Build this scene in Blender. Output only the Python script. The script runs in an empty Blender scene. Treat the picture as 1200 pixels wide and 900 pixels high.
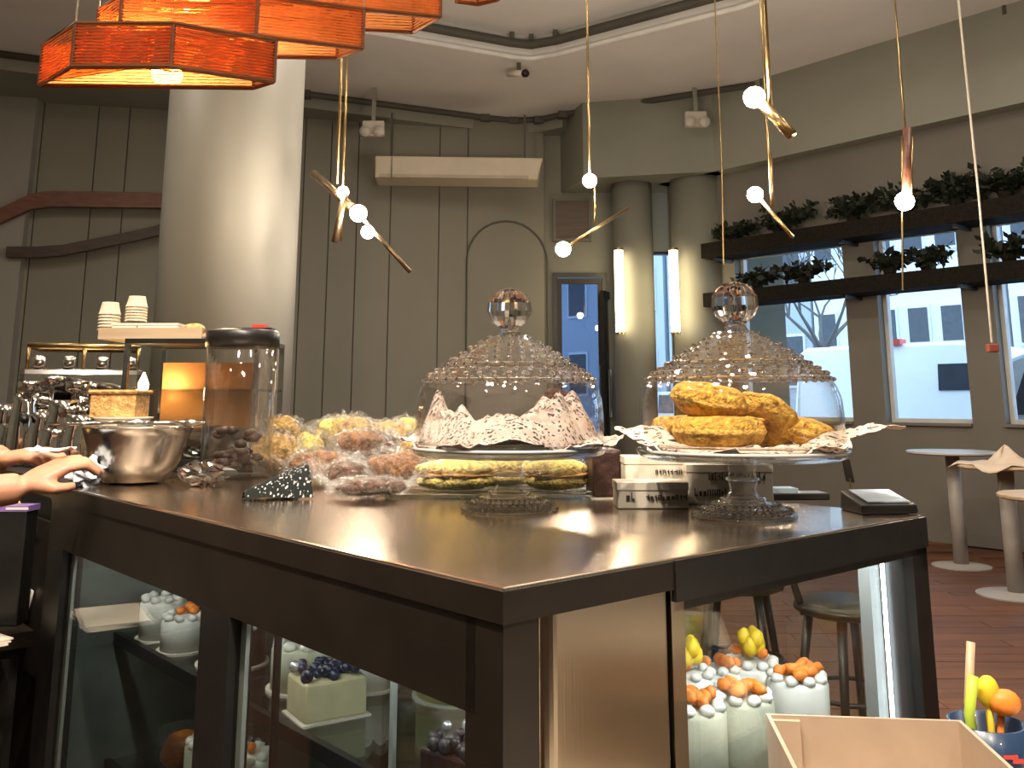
import bpy, bmesh, math, random
from mathutils import Vector, Matrix, noise
random.seed(7)
PI = math.pi
scene = bpy.context.scene
C = scene.collection

# ------------------------------------------------------------------ camera
F = 1080.0; TILT = math.atan(.19); CY = 470 - F*.19; EYE = 1.12
cam_data = bpy.data.cameras.new('camera'); cam = bpy.data.objects.new('camera', cam_data); C.objects.link(cam)
cam_data.sensor_fit = 'HORIZONTAL'; cam_data.sensor_width = 36.0
cam_data.lens = F/1200*36.0
cam_data.shift_y = -(450-CY)/1200
cam_data.clip_start = .02; cam_data.clip_end = 200
cam.location = (0, 0, EYE); cam.rotation_euler = (PI/2+TILT, 0, 0)
scene.camera = cam

# ------------------------------------------------------------------ world, light, exposure
world = bpy.data.worlds.new('overcast_sky'); scene.world = world; world.use_nodes = True
wn = world.node_tree.nodes; wl = world.node_tree.links
bgn = wn['Background']; bgn.inputs[0].default_value = (.58, .80, 1.0, 1); bgn.inputs[1].default_value = 4.6
vs = scene.view_settings
vs.view_transform = 'Standard'; vs.look = 'None'; vs.gamma = 1.0; vs.use_curve_mapping = False
vs.exposure = 0.0
cy = scene.cycles
cy.use_denoising = True
cy.max_bounces = 9; cy.diffuse_bounces = 4; cy.glossy_bounces = 4; cy.transmission_bounces = 8; cy.transparent_max_bounces = 24
cy.caustics_reflective = False; cy.caustics_refractive = False
cy.sample_clamp_indirect = 4.0

WARM = (1.0, .87, .72)
AMBIENT_W = 42.0      # each added fill lamp
SPOT_W = 175.0         # each track spot over the display case

# ------------------------------------------------------------------ pixel helpers (photo 1200x900 -> places in the room)
_ct, _st = math.cos(TILT), math.sin(TILT)
def ray(u, v):
    x = (u-600)/F; y = (CY-v)/F
    return Vector((x, _ct-_st*y, _st+_ct*y))
def at(u, v, Y):
    r = ray(u, v); k = Y/r.y
    return Vector((r.x*k, Y, EYE+r.z*k))
def onz(u, v, z):
    r = ray(u, v); k = (z-EYE)/r.z
    return Vector((r.x*k, r.y*k, z))
ANG = math.radians(41.2)
RD = Vector((math.cos(ANG), math.sin(ANG), 0)); LD = Vector((-math.sin(ANG), math.cos(ANG), 0))
CORNER = Vector((-.008, .901, 0))
TOPZ = .95
def cw(r, l, z=TOPZ): 
    p = CORNER + RD*r + LD*l; return Vector((p.x, p.y, z))
def onwall(u, v, P, D):
    n = Vector((D.y, -D.x, 0)); r = ray(u, v)
    k = n.dot(Vector((P.x, P.y, 0)))/n.dot(r)
    p = Vector((r.x*k, r.y*k, EYE+r.z*k))
    return (p-P).dot(D), p.z

# ------------------------------------------------------------------ materials
MATS = {}
def mat(name, col, rough=.5, metal=0., var=.08, scale=8., bump=0., bscale=60., emit=None, estr=0., trans=0., ior=1.45, coat=0., spec=.5, sss=0.):
    if name in MATS: return MATS[name]
    m = bpy.data.materials.new(name); m.use_nodes = True
    nt = m.node_tree; p = nt.nodes['Principled BSDF']
    p.inputs['Roughness'].default_value = rough; p.inputs['Metallic'].default_value = metal
    p.inputs['IOR'].default_value = ior; p.inputs['Specular IOR Level'].default_value = spec
    p.inputs['Transmission Weight'].default_value = trans; p.inputs['Coat Weight'].default_value = coat
    tc = nt.nodes.new('ShaderNodeTexCoord')
    nz = nt.nodes.new('ShaderNodeTexNoise'); nz.inputs['Scale'].default_value = scale; nz.inputs['Detail'].default_value = 5
    nt.links.new(tc.outputs['Object'], nz.inputs['Vector'])
    rp = nt.nodes.new('ShaderNodeValToRGB')
    c = Vector(col[:3])
    rp.color_ramp.elements[0].position = .3; rp.color_ramp.elements[1].position = .7
    rp.color_ramp.elements[0].color = (*[max(0, x*(1-var)) for x in c], 1)
    rp.color_ramp.elements[1].color = (*[min(1, x*(1+var)) for x in c], 1)
    nt.links.new(nz.outputs['Fac'], rp.inputs['Fac']); nt.links.new(rp.outputs['Color'], p.inputs['Base Color'])
    if bump:
        n2 = nt.nodes.new('ShaderNodeTexNoise'); n2.inputs['Scale'].default_value = bscale; n2.inputs['Detail'].default_value = 4
        nt.links.new(tc.outputs['Object'], n2.inputs['Vector'])
        b = nt.nodes.new('ShaderNodeBump'); b.inputs['Strength'].default_value = bump; b.inputs['Distance'].default_value = .01
        nt.links.new(n2.outputs['Fac'], b.inputs['Height']); nt.links.new(b.outputs['Normal'], p.inputs['Normal'])
    if emit:
        p.inputs['Emission Color'].default_value = (*emit, 1); p.inputs['Emission Strength'].default_value = estr
    MATS[name] = m
    return m
def thin_glass(name, tint=(1, 1, 1), gloss=(1, 1, 1), rough=.01, boost=0., bump=0., bscale=40.):
    """thin sheet of glass or film: see-through with a Fresnel reflection"""
    m = bpy.data.materials.new(name); m.use_nodes = True; nt = m.node_tree; nt.nodes.clear()
    out = nt.nodes.new('ShaderNodeOutputMaterial'); mx = nt.nodes.new('ShaderNodeMixShader')
    tr = nt.nodes.new('ShaderNodeBsdfTransparent'); tr.inputs[0].default_value = (*tint, 1)
    gl = nt.nodes.new('ShaderNodeBsdfGlossy'); gl.inputs['Color'].default_value = (*gloss, 1); gl.inputs['Roughness'].default_value = rough
    lw = nt.nodes.new('ShaderNodeLayerWeight'); lw.inputs['Blend'].default_value = .5
    pw5 = nt.nodes.new('ShaderNodeMath'); pw5.operation = 'POWER'; pw5.inputs[1].default_value = 5.0
    sch = nt.nodes.new('ShaderNodeMath'); sch.operation = 'MULTIPLY_ADD'; sch.inputs[1].default_value = .96; sch.inputs[2].default_value = .04
    nt.links.new(lw.outputs['Facing'], pw5.inputs[0]); nt.links.new(pw5.outputs[0], sch.inputs[0])
    ad = nt.nodes.new('ShaderNodeMath'); ad.operation = 'ADD'; ad.use_clamp = True; ad.inputs[1].default_value = boost
    nt.links.new(sch.outputs[0], ad.inputs[0]); nt.links.new(ad.outputs[0], mx.inputs[0])
    nt.links.new(tr.outputs[0], mx.inputs[1]); nt.links.new(gl.outputs[0], mx.inputs[2]); nt.links.new(mx.outputs[0], out.inputs[0])
    tc = nt.nodes.new('ShaderNodeTexCoord'); nz = nt.nodes.new('ShaderNodeTexNoise'); nz.inputs['Scale'].default_value = bscale
    nz.inputs['Detail'].default_value = 3
    nt.links.new(tc.outputs['Object'], nz.inputs['Vector'])
    b = nt.nodes.new('ShaderNodeBump'); b.inputs['Strength'].default_value = max(bump, .0001); b.inputs['Distance'].default_value = .01
    nt.links.new(nz.outputs['Fac'], b.inputs['Height'])
    nt.links.new(b.outputs['Normal'], gl.inputs['Normal'])
    if bump: nt.links.new(b.outputs['Normal'], lw.inputs['Normal'])
    MATS[name] = m
    return m
def printed(name, base, ink, row=55., dens=.56, coord='UV', scale=150.):
    """paper printed with rows of small dark letter-like marks"""
    m = mat(name, base, .75, var=.05, scale=20)
    nt = m.node_tree; p = nt.nodes['Principled BSDF']
    src = p.inputs['Base Color'].links[0].from_socket
    tc = nt.nodes.new('ShaderNodeTexCoord')
    mp = nt.nodes.new('ShaderNodeMapping'); mp.inputs['Scale'].default_value = (1, 1, 1)
    nt.links.new(tc.outputs[coord], mp.inputs['Vector'])
    nz = nt.nodes.new('ShaderNodeTexNoise'); nz.inputs['Scale'].default_value = scale; nz.inputs['Detail'].default_value = 1
    nt.links.new(mp.outputs[0], nz.inputs['Vector'])
    wv = nt.nodes.new('ShaderNodeTexWave'); wv.bands_direction = 'Y'; wv.inputs['Scale'].default_value = row/ (2*PI) * 1.0
    nt.links.new(mp.outputs[0], wv.inputs['Vector'])
    big = nt.nodes.new('ShaderNodeTexNoise'); big.inputs['Scale'].default_value = scale/7
    nt.links.new(mp.outputs[0], big.inputs['Vector'])
    g1 = nt.nodes.new('ShaderNodeMath'); g1.operation = 'GREATER_THAN'; g1.inputs[1].default_value = dens
    g2 = nt.nodes.new('ShaderNodeMath'); g2.operation = 'GREATER_THAN'; g2.inputs[1].default_value = .38
    g3 = nt.nodes.new('ShaderNodeMath'); g3.operation = 'GREATER_THAN'; g3.inputs[1].default_value = .42
    nt.links.new(nz.outputs['Fac'], g1.inputs[0]); nt.links.new(wv.outputs['Fac'], g2.inputs[0]); nt.links.new(big.outputs['Fac'], g3.inputs[0])
    a = nt.nodes.new('ShaderNodeMath'); a.operation = 'MULTIPLY'; b = nt.nodes.new('ShaderNodeMath'); b.operation = 'MULTIPLY'
    nt.links.new(g1.outputs[0], a.inputs[0]); nt.links.new(g2.outputs[0], a.inputs[1])
    nt.links.new(a.outputs[0], b.inputs[0]); nt.links.new(g3.outputs[0], b.inputs[1])
    mx = nt.nodes.new('ShaderNodeMixRGB'); mx.inputs[2].default_value = (*ink, 1)
    nt.links.new(b.outputs[0], mx.inputs[0]); nt.links.new(src, mx.inputs[1]); nt.links.new(mx.outputs[0], p.inputs['Base Color'])
    return m
def wood(name, c1, c2, rough=.45, scale=3., stretch=(1, 12, 12), coat=0., spec=.5):
    m = bpy.data.materials.new(name); m.use_nodes = True; nt = m.node_tree; p = nt.nodes['Principled BSDF']
    tc = nt.nodes.new('ShaderNodeTexCoord'); mp = nt.nodes.new('ShaderNodeMapping'); mp.inputs['Scale'].default_value = stretch
    oi = nt.nodes.new('ShaderNodeObjectInfo')
    va = nt.nodes.new('ShaderNodeVectorMath'); va.operation = 'ADD'
    ml = nt.nodes.new('ShaderNodeVectorMath'); ml.operation = 'SCALE'; ml.inputs['Scale'].default_value = 37.
    nt.links.new(oi.outputs['Random'], ml.inputs[0])
    nt.links.new(tc.outputs['Object'], mp.inputs['Vector']); nt.links.new(mp.outputs[0], va.inputs[0]); nt.links.new(ml.outputs[0], va.inputs[1])
    nz = nt.nodes.new('ShaderNodeTexNoise'); nz.inputs['Scale'].default_value = scale; nz.inputs['Detail'].default_value = 6
    nt.links.new(va.outputs[0], nz.inputs['Vector'])
    rp = nt.nodes.new('ShaderNodeValToRGB'); rp.color_ramp.elements[0].position = .3; rp.color_ramp.elements[1].position = .7
    rp.color_ramp.elements[0].color = (*c1, 1); rp.color_ramp.elements[1].color = (*c2, 1)
    hs = nt.nodes.new('ShaderNodeHueSaturation')
    mr = nt.nodes.new('ShaderNodeMapRange'); mr.inputs[3].default_value = .8; mr.inputs[4].default_value = 1.2
    nt.links.new(oi.outputs['Random'], mr.inputs[0]); nt.links.new(mr.outputs[0], hs.inputs['Value'])
    nt.links.new(nz.outputs['Fac'], rp.inputs['Fac']); nt.links.new(rp.outputs['Color'], hs.inputs['Color']); nt.links.new(hs.outputs['Color'], p.inputs['Base Color'])
    p.inputs['Roughness'].default_value = rough; p.inputs['Coat Weight'].default_value = coat; p.inputs['Specular IOR Level'].default_value = spec
    MATS[name] = m
    return m
def brushed(name, col, rough=.25, stretch=(2, 200, 2), amount=.08):
    m = mat(name, col, rough, 1.0, var=.10, scale=3)
    nt = m.node_tree; p = nt.nodes['Principled BSDF']
    tc = nt.nodes.new('ShaderNodeTexCoord'); mp = nt.nodes.new('ShaderNodeMapping'); mp.inputs['Scale'].default_value = stretch
    nz = nt.nodes.new('ShaderNodeTexNoise'); nz.inputs['Scale'].default_value = 4; nz.inputs['Detail'].default_value = 4
    nt.links.new(tc.outputs['Object'], mp.inputs['Vector']); nt.links.new(mp.outputs[0], nz.inputs['Vector'])
    b = nt.nodes.new('ShaderNodeBump'); b.inputs['Strength'].default_value = amount; b.inputs['Distance'].default_value = .004
    nt.links.new(nz.outputs['Fac'], b.inputs['Height']); nt.links.new(b.outputs['Normal'], p.inputs['Normal'])
    return m
def emission(name, col, s):
    return mat(name, (.8, .8, .8), .4, emit=col, estr=s)

M_wall = mat('sage_plaster', (.235, .235, .195), .75, var=.05, scale=2, bump=.06, bscale=25)
M_panel = mat('sage_panel_paint', (.222, .212, .172), .55, var=.05, scale=1.5, bump=.03, bscale=30)
M_groove = mat('panel_groove', (.10, .10, .085), .8)
M_ceil = mat('ceiling_plaster', (.80, .79, .79), .85, var=.05, scale=1.5, bump=.15, bscale=14)
M_soffit = mat('soffit_plaster', (.27, .275, .235), .8, var=.06, scale=1.5, bump=.1, bscale=14)
M_column = mat('column_plaster', (.27, .262, .235), .5, var=.05, scale=2.5, bump=.04, bscale=10)
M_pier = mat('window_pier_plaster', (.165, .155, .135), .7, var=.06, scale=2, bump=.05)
M_black = mat('black_metal', (.012, .011, .010), .35, .0, var=.2, scale=30, bump=.02)
M_darkbrown = mat('dark_bronze_frame', (.020, .015, .011), .42, .3, var=.2, scale=12)
M_steel = brushed('counter_steel', (.86, .70, .56), .16, (120, 3, 3), .08)
M_panelsteel = brushed('panel_steel', (.31, .265, .21), .26, (60, 60, 2), .05)
M_chrome = mat('chrome', (.75, .73, .70), .08, 1., var=.05, scale=20)
M_bowl = mat('bowl_steel', (.55, .52, .47), .2, 1., var=.06, scale=20)
M_brass = mat('aged_brass', (.42, .29, .13), .28, 1., var=.15, scale=30)
M_brown_brass = mat('dark_brass', (.17, .12, .07), .35, .9, var=.2, scale=30)
M_bulb = emission('globe_bulb', (1., .84, .64), 330)
M_tube = emission('tube_glow', (1., .80, .48), 16)
M_glass = thin_glass('clear_pane', (.90, .93, .92), boost=.01)
M_win = thin_glass('window_pane', (.93, .96, 1.), boost=.0)
M_doorglass = thin_glass('tinted_door_glass', (.42, .48, .58), boost=.02)
M_dome = thin_glass('dome_glass', (.975, .975, .97), rough=.02, boost=.015, bump=.12, bscale=18)
M_crystal = mat('crystal_glass', (1, 1, 1), .02, 0, var=0, trans=1., ior=1.5)
M_foot = thin_glass('foot_glass', (.96, .965, .965), rough=.03, boost=.09, bump=1., bscale=70)
M_film = thin_glass('cellophane', (.97, .97, .96), rough=.16, boost=.045, bump=1., bscale=120)
M_white = mat('white_plastic', (.62, .58, .52), .45, var=.04)
M_ac = mat('cream_ac_plastic', (.62, .55, .44), .5, var=.04)
M_paper = printed('printed_greaseproof', (.58, .455, .385), (.05, .035, .03), 560., .54, 'Object', scale=210.)
M_paper2 = printed('printed_greaseproof_bold', (.68, .54, .43), (.035, .025, .02), 340., .55, 'Object', scale=120.)
M_cream = mat('cream_card', (.74, .66, .54), .7, var=.04)
M_ink = mat('black_ink', (.03, .025, .02), .6)
M_kraft = mat('kraft_card', (.44, .33, .235), .75, var=.05, scale=30, bump=.02)
M_kraftlight = mat('kraft_card_inside', (.52, .40, .30), .75, var=.05, scale=30)
M_donut = mat('fried_donut', (.84, .40, .06), .6, var=.45, scale=110, bump=1., bscale=170)
M_donutlight = mat('donut_crumb_ring', (.84, .44, .08), .6, var=.35, scale=110, bump=1., bscale=170)
M_golden = mat('golden_crust', (.50, .30, .09), .5, var=.6, scale=75, bump=1., bscale=130)
M_choc = mat('chocolate_crust', (.085, .032, .014), .5, var=.6, scale=75, bump=1., bscale=130)
M_redbrown = mat('red_brown_crust', (.26, .115, .042), .5, var=.6, scale=75, bump=1., bscale=130)
M_bread = mat('sandwich_bread', (.78, .55, .14), .65, var=.4, scale=95, bump=.9, bscale=150)
M_filling = mat('sandwich_filling', (.40, .20, .05), .6, var=.5, scale=40, bump=.6, bscale=80)
M_darkcake = mat('dark_cake', (.035, .014, .010), .45, var=.3, scale=40, bump=.4)
M_frost = mat('white_frosting', (.80, .78, .70), .5, var=.05, scale=14, bump=.1, bscale=20)
M_greenfrost = mat('pale_sage_sponge', (.50, .51, .38), .6, var=.12, scale=25, bump=.15)
M_carrot = mat('orange_carrot', (.85, .24, .03), .45, var=.2, scale=60)
M_yellow = mat('yellow_petal', (.80, .55, .03), .5, var=.2, scale=40)
M_leaf = mat('dark_leaf', (.010, .015, .008), .6, var=.4, scale=20)
M_berry = mat('blueberry', (.018, .020, .05), .35, var=.4, scale=60)
M_silver = mat('sugar_pearl', (.75, .75, .78), .2, .6)
M_shelfwood = wood('dark_shelf_wood', (.006, .005, .004), (.016, .013, .010), .8, spec=.12)
M_floor = wood('reddish_floor_oak', (.085, .028, .009), (.165, .064, .022), .62, 3., (1.2, 14, 14))
M_bent = wood('bent_walnut', (.10, .035, .02), (.17, .065, .035), .45)
M_bentdark = wood('bent_walnut_dark', (.03, .018, .012), (.06, .035, .022), .45)
M_grey = mat('grey_table_paint', (.36, .34, .32), .4, var=.06)
M_tabletop = mat('pale_table_laminate', (.50, .52, .54), .25, var=.05)
M_tan = wood('tan_table_wood', (.42, .30, .18), (.58, .44, .29), .4)
M_skin = mat('skin', (.46, .22, .13), .5, var=.06, scale=15)
M_blackcloth = mat('black_cotton', (.02, .02, .022), .85, var=.2, scale=60)
M_denim = mat('dark_denim', (.03, .035, .05), .85, var=.2, scale=60)
M_hair = mat('dark_hair', (.03, .018, .012), .5, var=.3, scale=50)
M_blue = mat('navy_enamel', (.020, .045, .10), .3, var=.1, coat=.3)
M_screen = mat('pale_screen', (.45, .55, .65), .12, var=.05)
M_copper = mat('copper_liner', (.72, .30, .12), .4, .35, var=.15)
M_wicker = mat('honey_wicker', (.55, .30, .10), .55, var=.3, scale=60, bump=.8, bscale=90)
M_flame = emission('candle_flame', (1., .66, .26), 170)
M_ledpale = emission('led_and_fill_strip', (.85, .93, 1.), 18)
M_purple = mat('purple_print', (.20, .12, .33), .5)
M_red = mat('red_plastic', (.5, .04, .03), .4)
M_lime = mat('lime_plastic', (.45, .60, .06), .4)
M_shelfglass = thin_glass('shelf_glass', (.80, .86, .84), boost=.04)

# ------------------------------------------------------------------ mesh helpers
class MB:
    def __init__(s, M=None): s.v = []; s.f = []; s.M = M; s.mi = []; s.cur = 0
    def add(s, vs, fs):
        o = len(s.v)
        for p in vs:
            p = Vector(p); s.v.append(s.M @ p if s.M else p)
        for f in fs: s.f.append([i+o for i in f]); s.mi.append(s.cur)
        return s
    def box(s, x0, x1, y0, y1, z0, z1):
        return s.add([(x, y, z) for z in (z0, z1) for (x, y) in ((x0, y0), (x1, y0), (x1, y1), (x0, y1))],
                     [(3, 2, 1, 0), (4, 5, 6, 7), (0, 1, 5, 4), (1, 2, 6, 5), (2, 3, 7, 6), (3, 0, 4, 7)])
    def prism(s, poly, z0, z1):
        n = len(poly)
        return s.add([(x, y, z0) for x, y in poly]+[(x, y, z1) for x, y in poly],
                     [list(range(n-1, -1, -1)), list(range(n, 2*n))]+[(i, (i+1) % n, n+(i+1) % n, n+i) for i in range(n)])
    def lathe(s, prof, n=32, c=(0, 0, 0), cap0=True, cap1=True, wob=None):
        vs = []; fs = []
        for j, (r, z) in enumerate(prof):
            for i in range(n):
                a = 2*PI*i/n; rr = r*(wob(a, j) if wob else 1)
                vs.append((c[0]+rr*math.cos(a), c[1]+rr*math.sin(a), c[2]+z))
        for j in range(len(prof)-1):
            for i in range(n):
                k = (i+1) % n; fs.append((j*n+i, j*n+k, (j+1)*n+k, (j+1)*n+i))
        if cap0: fs.append(list(range(n-1, -1, -1)))
        if cap1: fs.append([(len(prof)-1)*n+i for i in range(n)])
        return s.add(vs, fs)
    def tube(s, pts, r, n=10, closed=False, flat=1.0, cap=True):
        pts = [Vector(p) for p in pts]; m = len(pts); vs = []; fs = []
        rs = r if isinstance(r, (list, tuple)) else [r]*m
        up = None
        for j, p in enumerate(pts):
            if closed: t = pts[(j+1) % m]-pts[j-1]
            else: t = pts[min(j+1, m-1)]-pts[max(j-1, 0)]
            if t.length < 1e-9: t = Vector((0, 0, 1))
            t.normalize()
            if up is None:
                up = Vector((0, 0, 1)) if abs(t.z) < .9 else Vector((1, 0, 0))
            a = t.cross(up)
            if a.length < 1e-4: a = t.cross(Vector((1, 0, 0)))
            a.normalize(); b = a.cross(t).normalized(); up = b
            for i in range(n):
                th = 2*PI*i/n
                vs.append(p+(a*math.cos(th)+b*math.sin(th)*flat)*rs[j])
        J = m if closed else m-1
        for j in range(J):
            q = (j+1) % m
            for i in range(n):
                k = (i+1) % n; fs.append((j*n+i, j*n+k, q*n+k, q*n+i))
        if not closed and cap:
            fs.append(list(range(n-1, -1, -1))); fs.append([(m-1)*n+i for i in range(n)])
        return s.add(vs, fs)
    def ball(s, c, r, nu=16, nv=10, sc=(1, 1, 1), jit=0., jf=30., seed=0, rot=None):
        c = Vector(c); vs = []; fs = []
        def pt(th, ph):
            d = Vector((math.sin(th)*math.cos(ph)*sc[0], math.sin(th)*math.sin(ph)*sc[1], math.cos(th)*sc[2]))
            if jit: d *= 1+jit*noise.noise(d*jf*r+Vector((seed*7.1, seed*3.3, 0)))
            if rot: d = rot @ d
            return c+d*r
        vs.append(pt(0, 0))
        for j in range(1, nv):
            for i in range(nu): vs.append(pt(PI*j/nv, 2*PI*i/nu))
        vs.append(pt(PI, 0)); L = len(vs)-1
        for i in range(nu):
            k = (i+1) % nu
            fs.append((0, 1+i, 1+k)); fs.append((L, L-nu+k, L-nu+i))
            for j in range(nv-2): fs.append((1+j*nu+i, 1+(j+1)*nu+i, 1+(j+1)*nu+k, 1+j*nu+k))
        return s.add(vs, fs)
    def torus(s, c, R, r, nu=28, nv=12, jit=0., seed=0, tilt=None, zs=1.):
        c = Vector(c); vs = []; fs = []
        for i in range(nu):
            a = 2*PI*i/nu
            for j in range(nv):
                b = 2*PI*j/nv
                p = Vector(((R+r*math.cos(b))*math.cos(a), (R+r*math.cos(b))*math.sin(a), r*zs*math.sin(b)))
                if jit: p *= 1+jit*noise.noise(p*40+Vector((seed*5.7, 0, seed)))
                if tilt: p = tilt @ p
                vs.append(c+p)
        for i in range(nu):
            for j in range(nv):
                k = (i+1) % nu; l = (j+1) % nv
                fs.append((i*nv+j, k*nv+j, k*nv+l, i*nv+l))
        return s.add(vs, fs)
    def grid(s, fn, nu, nv):
        vs = [fn(i/(nu-1), j/(nv-1)) for j in range(nv) for i in range(nu)]
        return s.add(vs, [(j*nu+i, j*nu+i+1, (j+1)*nu+i+1, (j+1)*nu+i) for j in range(nv-1) for i in range(nu-1)])
    def build(s, name, m, parent=None, smooth=False, bevel=0., loc=None, rz=0., uv=None, solid=0.):
        me = bpy.data.meshes.new(name); me.from_pydata([tuple(v) for v in s.v], [], s.f)
        bm = bmesh.new(); bm.from_mesh(me); bmesh.ops.recalc_face_normals(bm, faces=bm.faces); bm.to_mesh(me); bm.free()
        ms = m if isinstance(m, (list, tuple)) else [m]
        for q in ms: me.materials.append(q)
        if len(ms) > 1: me.polygons.foreach_set('material_index', s.mi)
        if smooth: me.polygons.foreach_set('use_smooth', [True]*len(me.polygons))
        if uv:
            ul = me.uv_layers.new(name='UVMap')
            for lp in me.loops: ul.data[lp.index].uv = uv(me.vertices[lp.vertex_index].co, lp.vertex_index)
        me.update()
        o = bpy.data.objects.new(name, me); C.objects.link(o)
        if parent: o.parent = parent
        if loc is not None: o.location = loc
        if rz: o.rotation_euler = (0, 0, rz)
        if solid:
            d = o.modifiers.new('thickness', 'SOLIDIFY'); d.thickness = solid; d.offset = 0
        if bevel:
            b = o.modifiers.new('bevel', 'BEVEL'); b.width = bevel; b.segments = 2; b.limit_method = 'ANGLE'; b.angle_limit = math.radians(40)
        return o
def tag(o, label, cat, group=None, kind=None):
    if label: o['label'] = label
    if cat: o['category'] = cat
    if group: o['group'] = group
    if kind: o['kind'] = kind
    return o
def struct(o, label=None, cat=None):
    o['kind'] = 'structure'
    if label: o['label'] = label
    if cat: o['category'] = cat
    return o
def thing(name, label, cat, loc=(0, 0, 0), rz=0., group=None):
    o = bpy.data.objects.new(name, None); C.objects.link(o); o.empty_display_size = .05
    o.location = loc; o.rotation_euler = (0, 0, rz)
    return tag(o, label, cat, group)
def copy_tree(o, parent=None):
    c = o.copy(); C.objects.link(c); c.parent = parent
    for ch in list(o.children): copy_tree(ch, c)
    return c
def rotm(rx=0, ry=0, rz=0):
    return Matrix.Rotation(rz, 3, 'Z') @ Matrix.Rotation(ry, 3, 'Y') @ Matrix.Rotation(rx, 3, 'X')
def frame(loc, rz): return Matrix.Translation(loc) @ Matrix.Rotation(rz, 4, 'Z')

# ================================================================== SETTING
ZC = 4.25                                    # soffit level
WP = Vector((3.667, 7.542, 0))               # foot of the window wall
WM = frame(WP, ANG)                          # local x = outwards, local y = to the left along the wall
BA = math.radians(12)
BP = Vector((.36, 10.02, 0)); BD = Vector((-math.cos(BA), -math.sin(BA), 0))
BM_ = frame(BP, BA+PI)                       # local x = to the left along the back wall, local -y = away from room... y+ into room is negative

# floor
struct(MB().box(-6.2, 8.2, -4.2, 11.5, -.10, -.012).build('floor', mat('floor_bedding', (.09, .04, .022), .6)), 'dark reddish timber floor of the cafe', 'floor')
fl = bpy.data.objects['floor']
pw, pl = .125, 1.5
protos = [MB().box(-l/2+.002, l/2-.002, -pw/2+.0015, pw/2-.0015, -.012, .0).build('plank', M_floor, fl) for l in (pl,)]
first = True
y = 2.0; row = 0
while y < 9.0:
    x = .2+(row*.53 % 1.5)-1.5
    while x < 6.2:
        cx = x+pl/2
        wall_x = WP.x+(WP.y-y)*(.659/.752)
        if cx-pl/2 > .2-1.2 and cx+pl/2 < wall_x+.3 and not (y < 2.7 and cx < 1.3):
            if first: o = protos[0]; first = False
            else:
                o = protos[0].copy(); C.objects.link(o); o.parent = fl
            o.location = (cx, y, random.uniform(-.0006, .0006))
        x += pl
    y += pw; row += 1

# window wall with its openings, piers, soffit beam
def ww(u, v): return onwall(u, v, WP, LD)
SILL = .94; HEAD = 2.56
w1 = (2.17, 1.0); w2 = (.70, -.02); w3 = (-.27, -1.05); w4 = (-1.35, -2.2)
th = .22
mb = MB(WM)
mb.box(0, th, -7.5, 3.0, 0, SILL)
mb.box(0, th, -7.5, 3.0, HEAD, 3.42)
edges = [3.0, w1[0], w1[1], w2[0], w2[1], w3[0], w3[1], w4[0], w4[1], -7.5]
for i in range(0, len(edges), 2): mb.box(0, th, edges[i+1], edges[i], SILL, HEAD)
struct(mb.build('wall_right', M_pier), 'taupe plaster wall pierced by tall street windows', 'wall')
struct(MB(WM).box(-.16, th, -7.5, 3.0, 3.42, 4.45).build('trim_1', M_soffit), 'projecting sage bulkhead running above the street windows', 'bulkhead')
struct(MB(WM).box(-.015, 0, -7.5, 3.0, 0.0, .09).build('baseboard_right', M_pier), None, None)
for n, (a, b) in enumerate((w1, w2, w3, w4), 1):
    e = struct(thing('window_%d' % n, ['leftmost street window, partly behind the right glass dome', 'middle street window showing the white van', 'street window at the right edge of the photo', 'street window beyond the right edge of the photo'][n-1], 'window', WP, ANG))
    f = MB()
    fw = .035
    f.box(.10, .16, b, a, SILL, SILL+fw); f.box(.10, .16, b, a, HEAD-fw, HEAD)
    f.box(.10, .16, a-fw, a, SILL+fw, HEAD-fw); f.box(.10, .16, b, b+fw, SILL+fw, HEAD-fw)
    f.box(.10, .16, b+fw, a-fw, 2.13, 2.17)
    f.build('window_frame', mat('pale_window_paint', (.55, .56, .56), .5), e)
    MB().box(.128, .132, b+fw, a-fw, SILL+fw, 2.13).build('pane', M_win, e)
    MB().box(.128, .132, b+fw, a-fw, 2.17, HEAD-fw).build('pane', M_win, e)
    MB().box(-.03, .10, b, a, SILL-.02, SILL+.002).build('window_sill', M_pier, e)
# back wall with boarding
mb = MB(BM_); mb.box(-.0, 7.6, -.2, -.02, 0, 4.45)
wb = struct(mb.build('wall_back', M_groove), 'sage boarded back wall with thin vertical grooves and an arched moulding', 'wall')
def bw(u, v): return onwall(u, v, BP, BD)
us = [645, 547, 513, 455, 415, 382, 350, 300, 240, 186, 135, 97, 30, -40, -140, -260]
ss = [bw(u, 350)[0] for u in us]; ss[0] = 0.0
for a, b in zip(ss[:-1], ss[1:]):
    MB(BM_).box(a+.006, b-.006, -.02, .0, 0, 4.3).build('wall_panel', M_panel, wb)
# arched moulding on the boards
s0, zt = bw(547, 305); s1, _ = bw(641, 305)
rr = (s0-s1)/2; cx = (s0+s1)/2
pts = [(s0, .006, .1)]+[(cx+rr*math.cos(PI*k/16), .006, zt+rr*math.sin(PI*k/16)) for k in range(17)]+[(s1, .006, .1)]
MB(BM_).tube(pts, .012, 6).build('arch_moulding', M_groove, wb)
struct(MB(BM_).box(bw(30, 300)[0], bw(-60, 300)[0], .0, .14, 0, 4.3).build('trim_2', M_column), 'pale pilaster at the left edge of the back wall', 'pilaster')
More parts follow.
